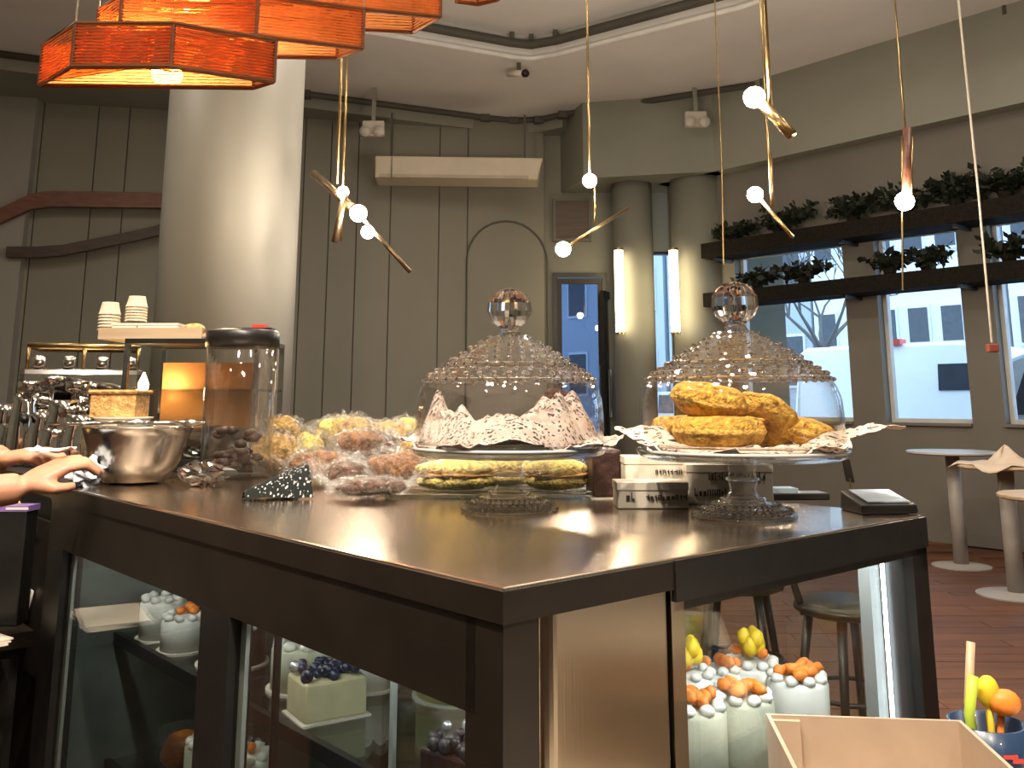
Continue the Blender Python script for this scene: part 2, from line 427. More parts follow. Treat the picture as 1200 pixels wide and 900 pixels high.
# entrance wall (door + glazed slot), beyond the two round columns
EY = 10.12
mb = MB(); 
dx0, dx1 = at(648, 400, EY).x, at(712, 400, EY).x; dz = at(680, 320, EY).z
sx0, sx1 = at(764, 400, EY).x, at(792, 400, EY).x; sz = at(776, 300, EY).z
mb.box(-.1, dx0, EY, EY+.16, 0, 4.45); mb.box(dx0, dx1, EY, EY+.16, dz, 4.45); mb.box(dx1, sx0, EY, EY+.16, 0, 4.45)
mb.box(sx0, sx1, EY, EY+.16, sz+.05, 4.45); mb.box(sx1, 3.0, EY, EY+.16, 0, 4.45)
struct(mb.build('wall_entrance', M_wall), 'sage wall around the glass street door', 'wall')
d = struct(thing('door_1', 'narrow dark framed glass street door behind the left glass dome', 'door', (dx0, EY, 0)))
W_ = dx1-dx0
MB().box(0, .05, -.03, .08, 0, dz).box(W_-.05, W_, -.03, .08, 0, dz).box(.05, W_-.05, -.03, .08, dz-.05, dz).build('door_frame', M_black, d)
MB().box(.05, .10, .0, .04, .02, dz-.06).box(W_-.10, W_-.05, .0, .04, .02, dz-.06).box(.10, W_-.10, .0, .04, .02, .16).box(.10, W_-.10, .0, .04, dz-.12, dz-.06).build('door_leaf', M_darkbrown, d)
MB().box(.10, W_-.10, .018, .022, .16, dz-.12).build('pane', M_doorglass, d)
MB().tube([(W_-.085, -.05, .9), (W_-.085, -.05, 1.5)], .014).build('door_handle', M_chrome, d)
sl = struct(thing('window_5', 'slim glazed slot between the two round columns', 'window', (sx0, EY, 0)))
MB().box(0, .03, .0, .1, 0, sz+.05).box(sx1-sx0-.03, sx1-sx0, .0, .1, 0, sz+.05).box(.03, sx1-sx0-.03, 0, .1, sz+.02, sz+.05).build('window_frame', M_black, sl)
MB().box(.03, sx1-sx0-.03, .048, .052, 0, sz+.02).build('pane', M_win, sl)
# second leaf of the door standing ajar
p = at(708, 400, 9.95)
o = thing('open_door_leaf', 'dark narrow door leaf standing ajar right of the glass street door', 'door', (p.x, 9.95, 0), math.radians(62))
MB().box(0, .05, 0, .04, .02, 2.30).box(.30, .35, 0, .04, .02, 2.30).box(.05, .30, 0, .04, .02, .15).box(.05, .30, 0, .04, 2.22, 2.30).build('door_frame', M_black, o)
MB().box(.05, .30, .018, .022, .15, 2.22).build('pane', M_doorglass, o)
MB().tube([(.04, -.04, .95), (.04, -.04, 1.45)], .016).build('door_handle', M_chrome, o)
# wooden board over the door
a, b = at(651, 236, EY-.02), at(690, 280, EY-.02)
bd = thing('transom_board', 'small brown square board in a pale frame above the street door', 'board', ((a.x+b.x)/2, EY, b.z))
w_ = (b.x-a.x)/2; h_ = a.z-b.z
MB().box(-w_, w_, -.03, -.002, 0, h_).build('board_face', wood('board_walnut', (.06, .04, .028), (.10, .065, .045)), bd)
f = MB(); f.box(-w_-.03, -w_, -.05, -.002, -.03, h_+.03).box(w_, w_+.03, -.05, -.002, -.03, h_+.03).box(-w_, w_, -.05, -.002, h_, h_+.03).box(-w_, w_, -.05, -.002, -.03, 0)
f.build('board_frame', M_pier, bd)
# columns
def column(name, c, r, z1, label, m, n=48):
    o = thing(name, label, 'column', (c[0], c[1], 0)); o['kind'] = 'structure'
    MB().lathe([(r, 0), (r, z1)], n).build('shaft', m, o, smooth=True)
    MB().lathe([(r+.015, 0), (r+.015, .10), (r+.004, .11)], n).build('column_base', M_pier, o)
    return o
column('column', (-1.60, 5.15), .375, 4.44, 'large round grey plaster column behind the back counter', M_column)
A_ = at(742, 300, 9.72); column('column', (A_.x, 9.72), .215, 3.42, 'slim round column by the door carrying the left glowing tube', M_wall)
B_ = at(820, 300, 9.55); column('column', (B_.x, 9.55), .29, 3.42, 'round column beside the windows carrying the right glowing tube', M_wall)
struct(MB().prism([(.55, 10.12), (.75, 9.42), (2.1, 9.12), (2.6, 10.12)], 3.42, 4.45).build('trim_3', M_soffit), 'sage bulkhead over the street door and its columns', 'bulkhead')
for k, (u, Y, lab) in enumerate(((727, 9.44, 'left of the two upright glowing wall tubes, beside the street door'), (792, 9.22, 'right of the two upright glowing wall tubes, beside the windows'))):
    t0 = at(u, 392, Y); t1 = at(u, 291, Y)
    o = thing('tube_light', lab, 'wall light', (t0.x, Y, t0.z), 0, 'upright wall tubes')
    hh = t1.z-t0.z
    MB().tube([(0, 0, 0.02), (0, 0, hh-.02)], .045, 16).build('tube', M_tube, o, smooth=True)
    MB().lathe([(.05, 0), (.05, .025)], 16).build('end_cap', M_brass, o); MB().lathe([(.05, hh-.025), (.05, hh)], 16).build('end_cap', M_brass, o)
    MB().box(-.015, .015, .03, .055, hh*.5-.02, hh*.5+.02).build('bracket', M_brass, o)
# ceiling
inner = [(-5.0, 5.7), (-1.27, 7.45), (.0, 8.05), (.18, 8.10), (.40, 8.0), (1.86, 6.95), (6.2, 2.4), (6.2, -3.2), (-5, -3.2)]
outer = [(-6.2, 6.6), (-6.2, 11.5), (4.2, 11.5), (8.2, 7), (8.2, -4.2), (-6.2, -4.2)]
bm = bmesh.new()
def ringloop(pts, z): 
    v = [bm.verts.new((x, y, z)) for x, y in pts]
    return v, [bm.edges.new((v[i], v[(i+1) % len(v)])) for i in range(len(v))]
vo, eo = ringloop(outer, ZC); vi, ei = ringloop(inner, ZC)
bmesh.ops.triangle_fill(bm, use_beauty=True, edges=eo+ei)
vt = [bm.verts.new((x, y, ZC+.2)) for x, y in inner]
for i in range(len(vi)):
    k = (i+1) % len(vi); bm.faces.new((vi[i], vi[k], vt[k], vt[i]))
bm.faces.new(vt)
me = bpy.data.meshes.new('ceiling'); bm.to_mesh(me); bm.free(); me.materials.append(M_ceil)
ce = bpy.data.objects.new('ceiling', me); C.objects.link(ce); struct(ce, 'grey plaster ceiling with a raised tray in its middle', 'ceiling')
struct(MB().box(-6.3, 8.3, -4.3, 11.6, 4.46, 4.5).build('trim_4', M_ceil), 'slab over the ceiling', 'slab')
# lip round the tray
MB().tube([(x, y, ZC-.012) for x, y in inner], .028, 8, closed=True).build('tray_lip', mat('lip_plaster', (.74, .74, .73), .7, bump=.2, bscale=30), ce, smooth=True)
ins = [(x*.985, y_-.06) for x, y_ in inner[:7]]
tc_ = thing('tray_shade_strip', 'dark strip added as shade inside the edge of the ceiling tray', 'pipe', (0, 0, 0))  # dark tube and clips added to stand in for the shaded tray step
MB().tube([(x, y_, ZC+.10) for x, y_ in ins], .045, 8).build('pipe', mat('conduit_and_shade_grey', (.085, .08, .07), .6), tc_, smooth=True)
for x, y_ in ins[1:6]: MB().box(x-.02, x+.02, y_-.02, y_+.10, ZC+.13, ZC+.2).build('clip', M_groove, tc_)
# conduit along the walls
cpts = [Vector((-5.2, 7.7, ZC-.03)), Vector((-2.12, 9.05, ZC-.03)), Vector((-.3, 9.86, ZC-.03)), Vector((.02, 9.96, ZC-.03)), Vector((.3, 9.93, ZC-.03)), Vector((.56, 9.74, ZC-.03)), Vector((2.5, 8.72, ZC-.03)), Vector((4.0, 7.0, ZC-.03)), Vector((6.0, 4.7, ZC-.03))]
cd = thing('ceiling_conduit', 'dark conduit pipe following the edge of the ceiling', 'pipe', (0, 0, 0))
MB().tube(cpts, .035, 8).build('pipe', mat('conduit_and_shade_grey', (.085, .08, .07), .6), cd, smooth=True)
for q in range(1, len(cpts)-1):
    c = cpts[q]; MB().box(c.x-.05, c.x+.05, c.y-.05, c.y+.05, c.z-.045, c.z+.03).build('clip', M_groove, cd)
# raised strip soffit between conduit and back wall
struct(MB().prism([(-5.2, 7.75), (-2.12, 9.1), (-.3, 9.91), (.02, 10.0), (.3, 9.97), (.56, 9.79), (.7, 10.1), (.3, 10.12), (-7, 8.6), (-6.2, 7.3)], ZC-.16, ZC-.005).build('trim_5', M_soffit), 'sage cornice strip above the back wall', 'cornice')
# remaining walls, out of the picture
struct(MB().box(-6.3, -6.1, -4.2, 11.5, 0, 4.45).build('wall_left', M_wall), 'sage side wall', 'wall')
struct(MB().box(-6.3, 8.3, -4.3, -4.1, 0, 4.45).build('wall_rear', M_wall), 'sage wall behind the camera', 'wall')
pz = WM @ Vector((0, -7.4, 0))
struct(MB().box(pz.x-.05, pz.x+.15, -4.2, pz.y+.2, 0, 4.45).build('wall_side', M_wall), 'sage wall to the right of the camera', 'wall')

# bent wooden bands on the back wall, left of the column
def band(pix, lab, m, hgt):
    o = thing('bentwood_band', lab, 'wall decor', (0, 0, 0))
    pts = []
    for u, v in pix:
        s_, z_ = bw(u, v); pts.append((s_, z_))
    mb = MB(BM_); n = len(pts); D0, D1 = .15, .22
    vs = []
    for s_, z_ in pts: vs += [(s_, D0, z_-hgt), (s_, D1, z_-hgt), (s_, D1, z_), (s_, D0, z_)]
    fs = [(3, 2, 1, 0), (4*n-4, 4*n-3, 4*n-2, 4*n-1)]
    for i in range(n-1):
        for k in range(4):
            l = (k+1) % 4; fs.append((4*i+k, 4*i+l, 4*i+4+l, 4*i+4+k))
    mb.add(vs, fs); mb.build('band', m, o)
    for q in (1, n-2):
        MB(BM_).box(pts[q][0]-.03, pts[q][0]+.03, 0, D0, pts[q][1]-hgt*.8, pts[q][1]-hgt*.2).build('wall_bracket', M_black, o)
band([(-60, 285), (-20, 262), (10, 248), (45, 232), (70, 229), (120, 230), (190, 231), (225, 232)], 'upper reddish bentwood band on the wall left of the column', M_bent, .155)
band([(16, 293), (50, 293), (80, 291), (120, 283), (160, 275), (190, 268), (230, 256)], 'lower dark bentwood band on the wall left of the column', M_bentdark, .105)

# air conditioner
a = at(437, 181, 9.0); b = at(634, 213, 9.0)
ac = thing('air_conditioner', 'long cream air conditioner hung high on the back wall', 'air conditioner', ((a.x+b.x)/2, 9.2, b.z+.06), math.radians(3))
wd = (b.x-a.x)/2; hh = (a.z-b.z)*.86
MB().add([(-wd, 0, .02), (wd-.03, 0, .02), (wd, .28, .0), (-wd, .28, 0), (-wd, -.04, hh), (wd+.03, -.04, hh), (wd+.03, .28, hh), (-wd, .28, hh)],
         [(3, 2, 1, 0), (4, 5, 6, 7), (0, 1, 5, 4), (1, 2, 6, 5), (2, 3, 7, 6), (3, 0, 4, 7)]).build('housing', M_ac, ac, bevel=.015)
MB().box(-wd+.05, wd-.12, -.03, .0, .02, .055).build('air_louvre', mat('louvre_plastic', (.45, .38, .30), .5), ac)
MB().box(-wd+.17, -wd+.176, -.045, -.0, .02, hh-.01).build('seam', M_groove, ac)
for s_ in (-1, 1): MB().box(s_*(wd-.15)-.01, s_*(wd-.15)+.01, .10, .13, hh, ZC-b.z-.22).build('hanger', M_groove, ac)
# twin-spot emergency lights
for u, v, Y, lab in ((437, 150, 8.9, 'white twin-spot emergency light left of the air conditioner'), (816, 139, 8.9, 'white twin-spot emergency light near the windows')):
    c = at(u, v, Y)
    o = thing('emergency_light', lab, 'emergency light', c, 0, 'twin-spot emergency lights')
    MB().box(-.11, .11, 0, .07, -.08, .08).build('housing', M_white, o, bevel=.012)
    for s_ in (-1, 1):
        l = MB().lathe([(.02, 0), (.055, .03), (.055, .06)], 14).build('lamp_head', M_white, o, smooth=True, loc=(s_*.07, -.01, -.05))
        l.rotation_euler = (PI/2, 0, 0)
    MB().box(-.02, .02, .02, .05, .08, ZC-.005-c.z).build('mount', M_soffit, o)
# ceiling camera
c = at(608, 86, 8.25); 
o = thing('security_camera', 'small dark security camera under the edge of the ceiling tray', 'camera', (c.x, c.y, c.z))
MB().box(-.02, .02, -.02, .02, .0, ZC-c.z).build('mount', M_groove, o)
MB().tube([(-.10, .05, .015), (.05, -.06, -.02)], .032, 12).build('camera_body', M_white, o, smooth=True)
MB().ball((.06, -.07, -.025), .04, 12, 8).build('lens', M_black, o, smooth=True)

# ================================================================== SHELVES AND PLANTS BY THE WINDOWS
def wall_shelf(z0, z1, lab):
    o = thing('window_shelf', lab, 'shelf', WP, ANG)
    MB().box(-.34, -.005, -3.0, 2.32, z0, z1).build('board', M_shelfwood, o)
    for q in (2.2, .85, -.14, -1.2):
        MB().box(-.30, -.005, q-.015, q+.015, z0-.03, z0).build('bracket', M_black, o)
    return o
wall_shelf(2.515, 2.66, 'upper dark wooden shelf across the tops of the windows')
wall_shelf(2.03, 2.165, 'lower dark wooden shelf crossing the street windows')
def plant(s_, z, n, spread, hgt, lab, seed, hang=.0):
    rnd = random.Random(seed)
    o = thing('trailing_plant', lab, 'plant', WM @ Vector((-.17, s_, z)), ANG, 'plants along the window shelves')
    MB().lathe([(.045, 0), (.06, .07), (.055, .07), (.05, .02)], 12, cap1=True).build('pot', M_shelfwood, o, smooth=True)
    st = MB(); fo = MB()
    for k in range(n):
        a = rnd.uniform(0, 2*PI); L_ = rnd.uniform(.3, 1.)
        tip = Vector((math.cos(a)*.10*L_, rnd.uniform(-1, 1)*spread, .06+hgt*rnd.uniform(.1, 1.)*(1-.5*L_)-hang*rnd.random()))
        if tip.x > .13: tip.x = .13
        mid = tip*.5+Vector((0, 0, hgt*.35))
        st.tube([(0, 0, .05), mid, tip], .003, 4)
        for j in range(7):
            t = .2+.8*j/6
            p = (Vector((0, 0, .05))*(1-t)**2+mid*2*t*(1-t)+tip*t*t)
            d = Vector((rnd.uniform(-1, 1), rnd.uniform(-1, 1), rnd.uniform(-.5, 1))).normalized()
            e = d.cross(Vector((rnd.uniform(-1, 1), .3, rnd.uniform(-1, 1)))).normalized()
            ll = rnd.uniform(.05, .10)
            fo.add([p, p+d*ll*.5+e*ll*.32, p+d*ll, p+d*ll*.5-e*ll*.32], [(0, 1, 2, 3)])
    st.build('stems', M_leaf, o); fo.build('foliage', M_leaf, o)['kind'] = 'stuff'
wl_ = ['above the left end of the leftmost street window', 'above the middle of the leftmost street window', 'above the pier left of the van window', 'above the middle of the van window', 'above the pier right of the van window', 'above the window at the right photo edge']
for k, (s_, spr, hg) in enumerate(((2.05, .22, .12), (1.45, .30, .22), (.78, .26, .22), (.30, .28, .20), (-.12, .25, .28), (-.50, .25, .22))):
    plant(s_, 2.66, 46, spr*1.15, hg*1.25, 'dark leafy plant on the upper shelf '+wl_[k], 10+k)
for k, (s_, spr, lab) in enumerate(((1.80, .22, 'in the left half of the leftmost street window'), (1.30, .26, 'in the right half of the leftmost street window'), (.48, .2, 'in the left half of the van window'), (.16, .18, 'in the right half of the van window'), (-.48, .2, 'in the window at the right photo edge'))):
    plant(s_, 2.165, 34, spr*1.2, .20, 'dark leafy plant on the lower shelf '+lab, 40+k)

# ================================================================== STREET OUTSIDE
M_fac = mat('pale_facade', (.62, .66, .70), .8, var=.05, scale=.5)
M_fac2 = mat('grey_facade', (.34, .38, .44), .8, var=.06, scale=.5)
M_darkwin = mat('dark_window_glass', (.03, .04, .055), .1, var=.2)
struct(MB().box(-6, 34, 10.6, 45, -.30, -.15).build('ground', mat('asphalt', (.16, .165, .18), .85, var=.1, scale=3)), 'grey asphalt street outside the windows', 'street')
def street_building(loc, rz, wd, hg, dp, m, lab, cols, rows, ww_=.9, wh=1.5, zs=1.2, dz_=2.9):
    o = thing('street_building', lab, 'building', loc, rz, 'houses across the street')
    MB().box(-wd/2, wd/2, 0, dp, -.15, hg).build('facade', m, o)
    for r in range(rows):
        for c in range(cols):
            x = -wd/2+wd*(c+.5)/cols; z = zs+r*dz_
            w = MB().box(x-ww_/2-.06, x+ww_/2+.06, -.06, .02, z-.08, z+wh+.08).build('window', M_fac, o)
            MB().box(x-ww_/2, x+ww_/2, -.08, -.055, z, z+wh).build('pane', M_darkwin, w)
    MB().box(-wd/2-.05, wd/2+.05, -.18, .0, hg-.3, hg).build('cornice', M_fac, o)
    return o
SA = ANG-PI/2
def street_pt(out, s_): p = WP+RD*out+LD*s_; return (p.x, p.y, 0)
street_building(street_pt(18, 9.2), SA, 5.6, 8.5, 5, M_fac, 'pale house with dark windows across the street behind the white van', 6, 2, .55, .95, 2.75, 2.6)
street_building(street_pt(18, 14.9), SA, 5.6, 9, 5, M_fac2, 'grey house across the street seen through the leftmost window', 4, 2, .8, 1.5, 1.6, 3)
street_building(street_pt(18, 3.4), SA, 5.8, 8, 5, M_fac, 'white house across the street at the right edge of the photo', 5, 2, .7, 1.2, 2.6, 2.7)
street_building(street_pt(18, 22.2), SA, 8.6, 9, 5, M_fac2, 'grey house across the street seen through the glass door', 5, 2, .9, 1.5, 1.4, 3)
# bare street tree
def street_tree(loc, hgt, lab, seed):
    rnd = random.Random(seed); o = thing('street_tree', lab, 'tree', loc)
    m = mat('bare_bark', (.10, .095, .09), .9, var=.2, scale=20)
    MB().tube([(0, 0, -.15), (.05, 0, hgt*.25), (.0, .05, hgt*.45)], [.10, .08, .06], 10).build('trunk', m, o, smooth=True)
    br = MB()
    def grow(p, d, L_, r, n):
        e = p+d*L_; br.tube([p, (p+e)/2+Vector((rnd.uniform(-.05, .05), 0, .03)), e], [r, r*.85, r*.6], 5)
        if n:
            for k in range(3):
                dd = (d+Vector((rnd.uniform(-.8, .8), rnd.uniform(-.8, .8), rnd.uniform(-.1, .6)))).normalized(); grow(e, dd, L_*.72, r*.58, n-1)
    for k in range(5):
        a = 2*PI*k/5; grow(Vector((0, .05, hgt*.43)), Vector((math.cos(a)*.7, math.sin(a)*.7, .8)).normalized(), hgt*.2, .045, 3)
    br.build('branches', m, o)
q = at(965, 400, 17); street_tree((q.x, 17, 0), 4.6, 'bare street tree seen through the leftmost window', 3)
# vehicles
def vehicle(name, prof, wid, loc, rz, paint, lab, cat, wins, wheels, lights):
    o = thing(name, lab, cat, loc, rz)
    n = len(prof); vs = []
    for y_ in (-wid/2, wid/2):
        for x_, z_ in prof:
            tuck = .10*max(0, (z_-1.0)); sg = 1 if y_ > 0 else -1
            vs.append((x_, y_-sg*tuck, z_))
    MB().add(vs, [list(range(n-1, -1, -1)), list(range(n, 2*n))]+[(i, (i+1) % n, n+(i+1) % n, n+i) for i in range(n)]).build('car_body', paint, o, bevel=.05)
    for poly in wins:
        for sg in (-1, 1):
            mb = MB(); vs = []
            for off in (.0, .02):
                for x_, z_ in poly:
                    vs.append((x_, sg*(wid/2-.10*max(0, z_-1.0)+off-.006), z_))
            k = len(poly); mb.add(vs, [list(range(k)), list(range(k, 2*k))]+[(i, (i+1) % k, k+(i+1) % k, k+i) for i in range(k)]).build('side_window', M_darkwin, o)
    for x_ in wheels:
        for sg in (-1, 1):
            w = MB().lathe([(.20, -.11), (.33, -.10), (.34, -.05), (.34, .05), (.33, .10), (.20, .11)], 24).build('wheel', M_black, o, smooth=True, loc=(x_, sg*(wid/2-.08), .19))
            w.rotation_euler = (PI/2, 0, 0)
            MB().lathe([(.19, -.115), (.19, .115)], 16).build('hubcap', M_fac, w)
    for x_, z_, m_ in lights:
        for sg in (-1, 1): MB().box(x_-.05, x_+.05, sg*(wid/2-.25)-.12, sg*(wid/2-.25)+.12, z_-.08, z_+.08).build('car_lamp', m_, o)
    return o
vanp = [(-1.6, .25), (-1.62, 1.0), (-1.55, 2.02), (-1.40, 2.12), (1.05, 2.12), (1.35, 2.05), (2.0, 1.35), (2.7, 1.12), (2.85, .85), (2.85, .25)]
q = at(1062, 470, 14.2)
M_vanpaint = mat('white_van_paint', (.80, .82, .85), .3, var=.02, coat=.3)
vehicle('white_van', vanp, 1.9, (6.36, 14.69, -.15), SA, M_vanpaint, 'white panel van parked outside the middle street window', 'van',
        [[(.75, 1.42), (1.60, 1.42), (1.25, 1.80), (.75, 1.80)]], (-.95, 1.75), ((-1.6, 1.05, M_red), (2.8, .8, M_fac)))
van = bpy.data.objects['white_van']
MB().box(.02, .22, -.9, -.7, 2.10, 2.19).build('roof_lamp', M_red, van)
for x_ in (.55, -.75): MB().box(x_, x_+.02, -.953, -.94, .3, 1.0).build('door_seam', M_fac2, van)
MB().box(-1.55, 2.6, -.975, -.95, .55, .68).build('side_strip', M_fac2, van)
carp = [(-2.1, .3), (-2.15, .8), (-2.0, .98), (-1.5, 1.05), (-.95, 1.42), (.35, 1.45), (1.05, 1.02), (1.9, .85), (2.1, .7), (2.1, .3)]
M_carpaint = mat('silver_car_paint', (.45, .49, .56), .25, .3, var=.03, coat=.4)
q = at(950, 470, 13.6)
vehicle('parked_car', carp, 1.75, (3.55, 17.9, -.15), SA, M_carpaint, 'silver car parked outside the leftmost street window', 'car',
        [[(-1.25, 1.05), (-.35, 1.05), (-.35, 1.36), (-.88, 1.36)], [(-.25, 1.05), (.85, 1.05), (.32, 1.38), (-.25, 1.38)]], (-1.35, 1.35), ((-2.12, .75, M_red), (2.06, .7, M_fac)))
suvp = [(-2.2, .35), (-2.25, 1.0), (-2.0, 1.72), (-1.8, 1.8), (.4, 1.8), (.6, 1.74), (1.15, 1.15), (2.0, 1.02), (2.2, .85), (2.2, .35)]
q = at(1235, 470, 11.0)
vehicle('parked_suv', suvp, 1.85, (7.55, 9.65, -.15), SA, mat('pale_suv_paint', (.62, .68, .74), .3, .2, coat=.4), 'pale tall car parked outside the window at the right photo edge', 'car',
        [[(-1.95, 1.12), (-.75, 1.12), (-.75, 1.68), (-1.75, 1.68)], [(-.65, 1.12), (.95, 1.12), (.42, 1.68), (-.65, 1.68)]], (-1.4, 1.4), ((-2.2, 1.0, M_red), (2.15, .9, M_fac)))

# ================================================================== LAMPS
def bulb(mb, c, r): mb.ball(c, r, 16, 12)
def pendant(lab, wires, bars, bulbs, group='brass rod pendants'):
    """wires: [(p, q, r)], bars: [(p, q, r, mat)], bulbs: [(c, r)]"""
    c0 = bulbs[0][0]
    o = thing('rod_pendant', lab, 'pendant lamp', c0, 0, group)
    for p, q_, r in wires:
        MB().tube([Vector(p)-c0, Vector(q_)-c0], r*.75, 8).build('stem', M_brass, o, smooth=True)
    for p, q_, r, m in bars:
        MB().tube([Vector(p)-c0, Vector(q_)-c0], r, 10).build('brass_bar', m, o, smooth=True)
    for c, r in bulbs:
        b = MB(); b.ball(Vector(c)-c0, r, 18, 12); b.build('globe', M_bulb, o, smooth=True)
    top = wires[0][0]
    MB().lathe([(.05, -.03), (.05, 0)], 16, c=Vector(top)-c0).build('canopy', M_brass, o, smooth=True)
    return o
def up(p, z=ZC+.2): return Vector((p.x, p.y, z))
Y = 4.7
a = at(395, 215, Y); b1 = at(402, 225, Y); b2 = at(420, 250, Y-.05); b3 = at(431, 272, Y-.1)
pendant('tilted brass rod pendant with three globes right of the big column',
        [(up(a), a, .010), (up(a)+Vector((.025, .03, 0)), a+Vector((.025, .03, -.3)), .008)],
        [(at(367, 203, Y+.15), at(412, 242, Y), .022, M_brown_brass), (at(412, 242, Y), at(480, 318, Y-.25), .011, M_brown_brass), (at(404, 228, Y), at(392, 284, Y), .018, M_brown_brass)],
        [(b2, .044), (b1, .030), (b3, .034)])
Y = 5.3
a = at(691, 208, Y); e = at(697, 262, Y+.1); b2 = at(660, 292, Y-.15)
pendant('slender brass pendant with two globes in front of the street door',
        [(up(a), a, .009), (at(697, 215, Y+.1), e, .009)], [(at(736, 244, Y+.2), b2, .011, M_brass)], [(b2, .043), (a+Vector((0, 0, -.02)), .042)])
Y = 4.3
a = at(903, 130, Y); b1 = at(884, 114, Y)
pendant('high brass pendant with a thick short bar and one globe, upper right',
        [(up(a), a, .014)], [(at(890, 119, Y), at(928, 158, Y-.15), .026, M_brass)], [(b1, .052)])
Y = 5.2
a = at(904, 243, Y); b1 = at(885, 228, Y)
pendant('lower brass pendant with one globe and thin bar beside the plant shelf',
        [(up(a)+Vector((0, 0, 0)), a, .008), (at(903, 180, Y-.02), at(905, 243, Y-.02), .014)], [(at(889, 231, Y), at(929, 278, Y-.2), .012, M_brass)], [(b1, .046)])
Y = 4.7
b1 = at(1060, 236, Y); a = at(1061, 150, Y)
pendant('upright brown tube pendant with one globe hanging before the van window',
        [(up(a), a, .006), (at(1057, 160, Y), at(1058, 228, Y), .008), (at(1069, 160, Y), at(1068, 228, Y), .008)], [(at(1063, 150, Y), at(1062, 228, Y), .022, M_bent)], [(b1, .048)])
# thin hanging wires
o = thing('hanging_wire', 'thin pale wire with a small red weight hanging at the right', 'wire', at(1163, 408, 4.9))
p0 = at(1163, 408, 4.9); 
MB().tube([up(at(1126, 30, 4.9))-p0, at(1126, 30, 4.9)-p0, at(1146, 220, 4.9)-p0, Vector((0, 0, .03))], .006, 6).build('wire', mat('pale_wire', (.5, .45, .38), .5), o)
MB().box(-.028, .028, -.02, .02, -.022, .022).build('weight', mat('brick_red_weight', (.28, .07, .05), .5), o, bevel=.006)
p0 = at(1058, 340, 4.75); o = thing('hanging_wire', 'thin wire hanging below the upright tube pendant', 'wire', p0)
MB().tube([at(1057, 248, 4.75)-p0, Vector((0, 0, 0))], .005, 6).build('wire', M_brass, o)
p0 = at(848, 310, 5.6); o = thing('hanging_wire', 'thin wire hanging in front of the right round column', 'wire', p0)
MB().tube([up(at(846, 190, 5.6))-p0, at(846, 190, 5.6)-p0, Vector((0, 0, 0))], .005, 6).build('wire', M_brass, o)

# orange slatted lamps over the back counter
def lampveneer():
    m = bpy.data.materials.new('orange_slatted_veneer'); m.use_nodes = True; nt = m.node_tree; nt.nodes.clear()
    out = nt.nodes.new('ShaderNodeOutputMaterial'); df = nt.nodes.new('ShaderNodeBsdfDiffuse'); tl = nt.nodes.new('ShaderNodeBsdfTranslucent'); mx = nt.nodes.new('ShaderNodeMixShader')
    tc = nt.nodes.new('ShaderNodeTexCoord'); wv = nt.nodes.new('ShaderNodeTexWave'); wv.bands_direction = 'Z'; wv.inputs['Scale'].default_value = 34; wv.inputs['Distortion'].default_value = 1.5; wv.inputs['Detail'].default_value = 2
    nz = nt.nodes.new('ShaderNodeTexNoise'); nz.inputs['Scale'].default_value = 60
    rp = nt.nodes.new('ShaderNodeValToRGB'); rp.color_ramp.elements[0].color = (.52, .22, .09, 1); rp.color_ramp.elements[1].color = (.96, .60, .33, 1)
    ad = nt.nodes.new('ShaderNodeMixRGB'); ad.inputs[0].default_value = .4
    nt.links.new(tc.outputs['Object'], wv.inputs['Vector']); nt.links.new(tc.outputs['Object'], nz.inputs['Vector'])
    nt.links.new(wv.outputs['Fac'], ad.inputs[1]); nt.links.new(nz.outputs['Fac'], ad.inputs[2]); nt.links.new(ad.outputs[0], rp.inputs[0])
    nt.links.new(rp.outputs[0], df.inputs[0]); nt.links.new(rp.outputs[0], tl.inputs[0]); mx.inputs[0].default_value = .62
    nt.links.new(df.outputs[0], mx.inputs[1]); nt.links.new(tl.outputs[0], mx.inputs[2])
    tp = nt.nodes.new('ShaderNodeBsdfTransparent'); tp.inputs[0].default_value = (1, .72, .48, 1); m2 = nt.nodes.new('ShaderNodeMixShader')
    gt = nt.nodes.new('ShaderNodeMath'); gt.operation = 'GREATER_THAN'; gt.inputs[1].default_value = .36
    nt.links.new(wv.outputs['Fac'], gt.inputs[0]); nt.links.new(gt.outputs[0], m2.inputs[0])
    nt.links.new(mx.outputs[0], m2.inputs[1]); nt.links.new(tp.outputs[0], m2.inputs[2]); nt.links.new(m2.outputs[0], out.inputs[0])
    return m
M_veneer = lampveneer()
M_veneeredge = wood('veneer_rim', (.16, .05, .015), (.30, .10, .03), .5)
M_lampbulb = emission('lamp_bulb', (1., .76, .46), 330)
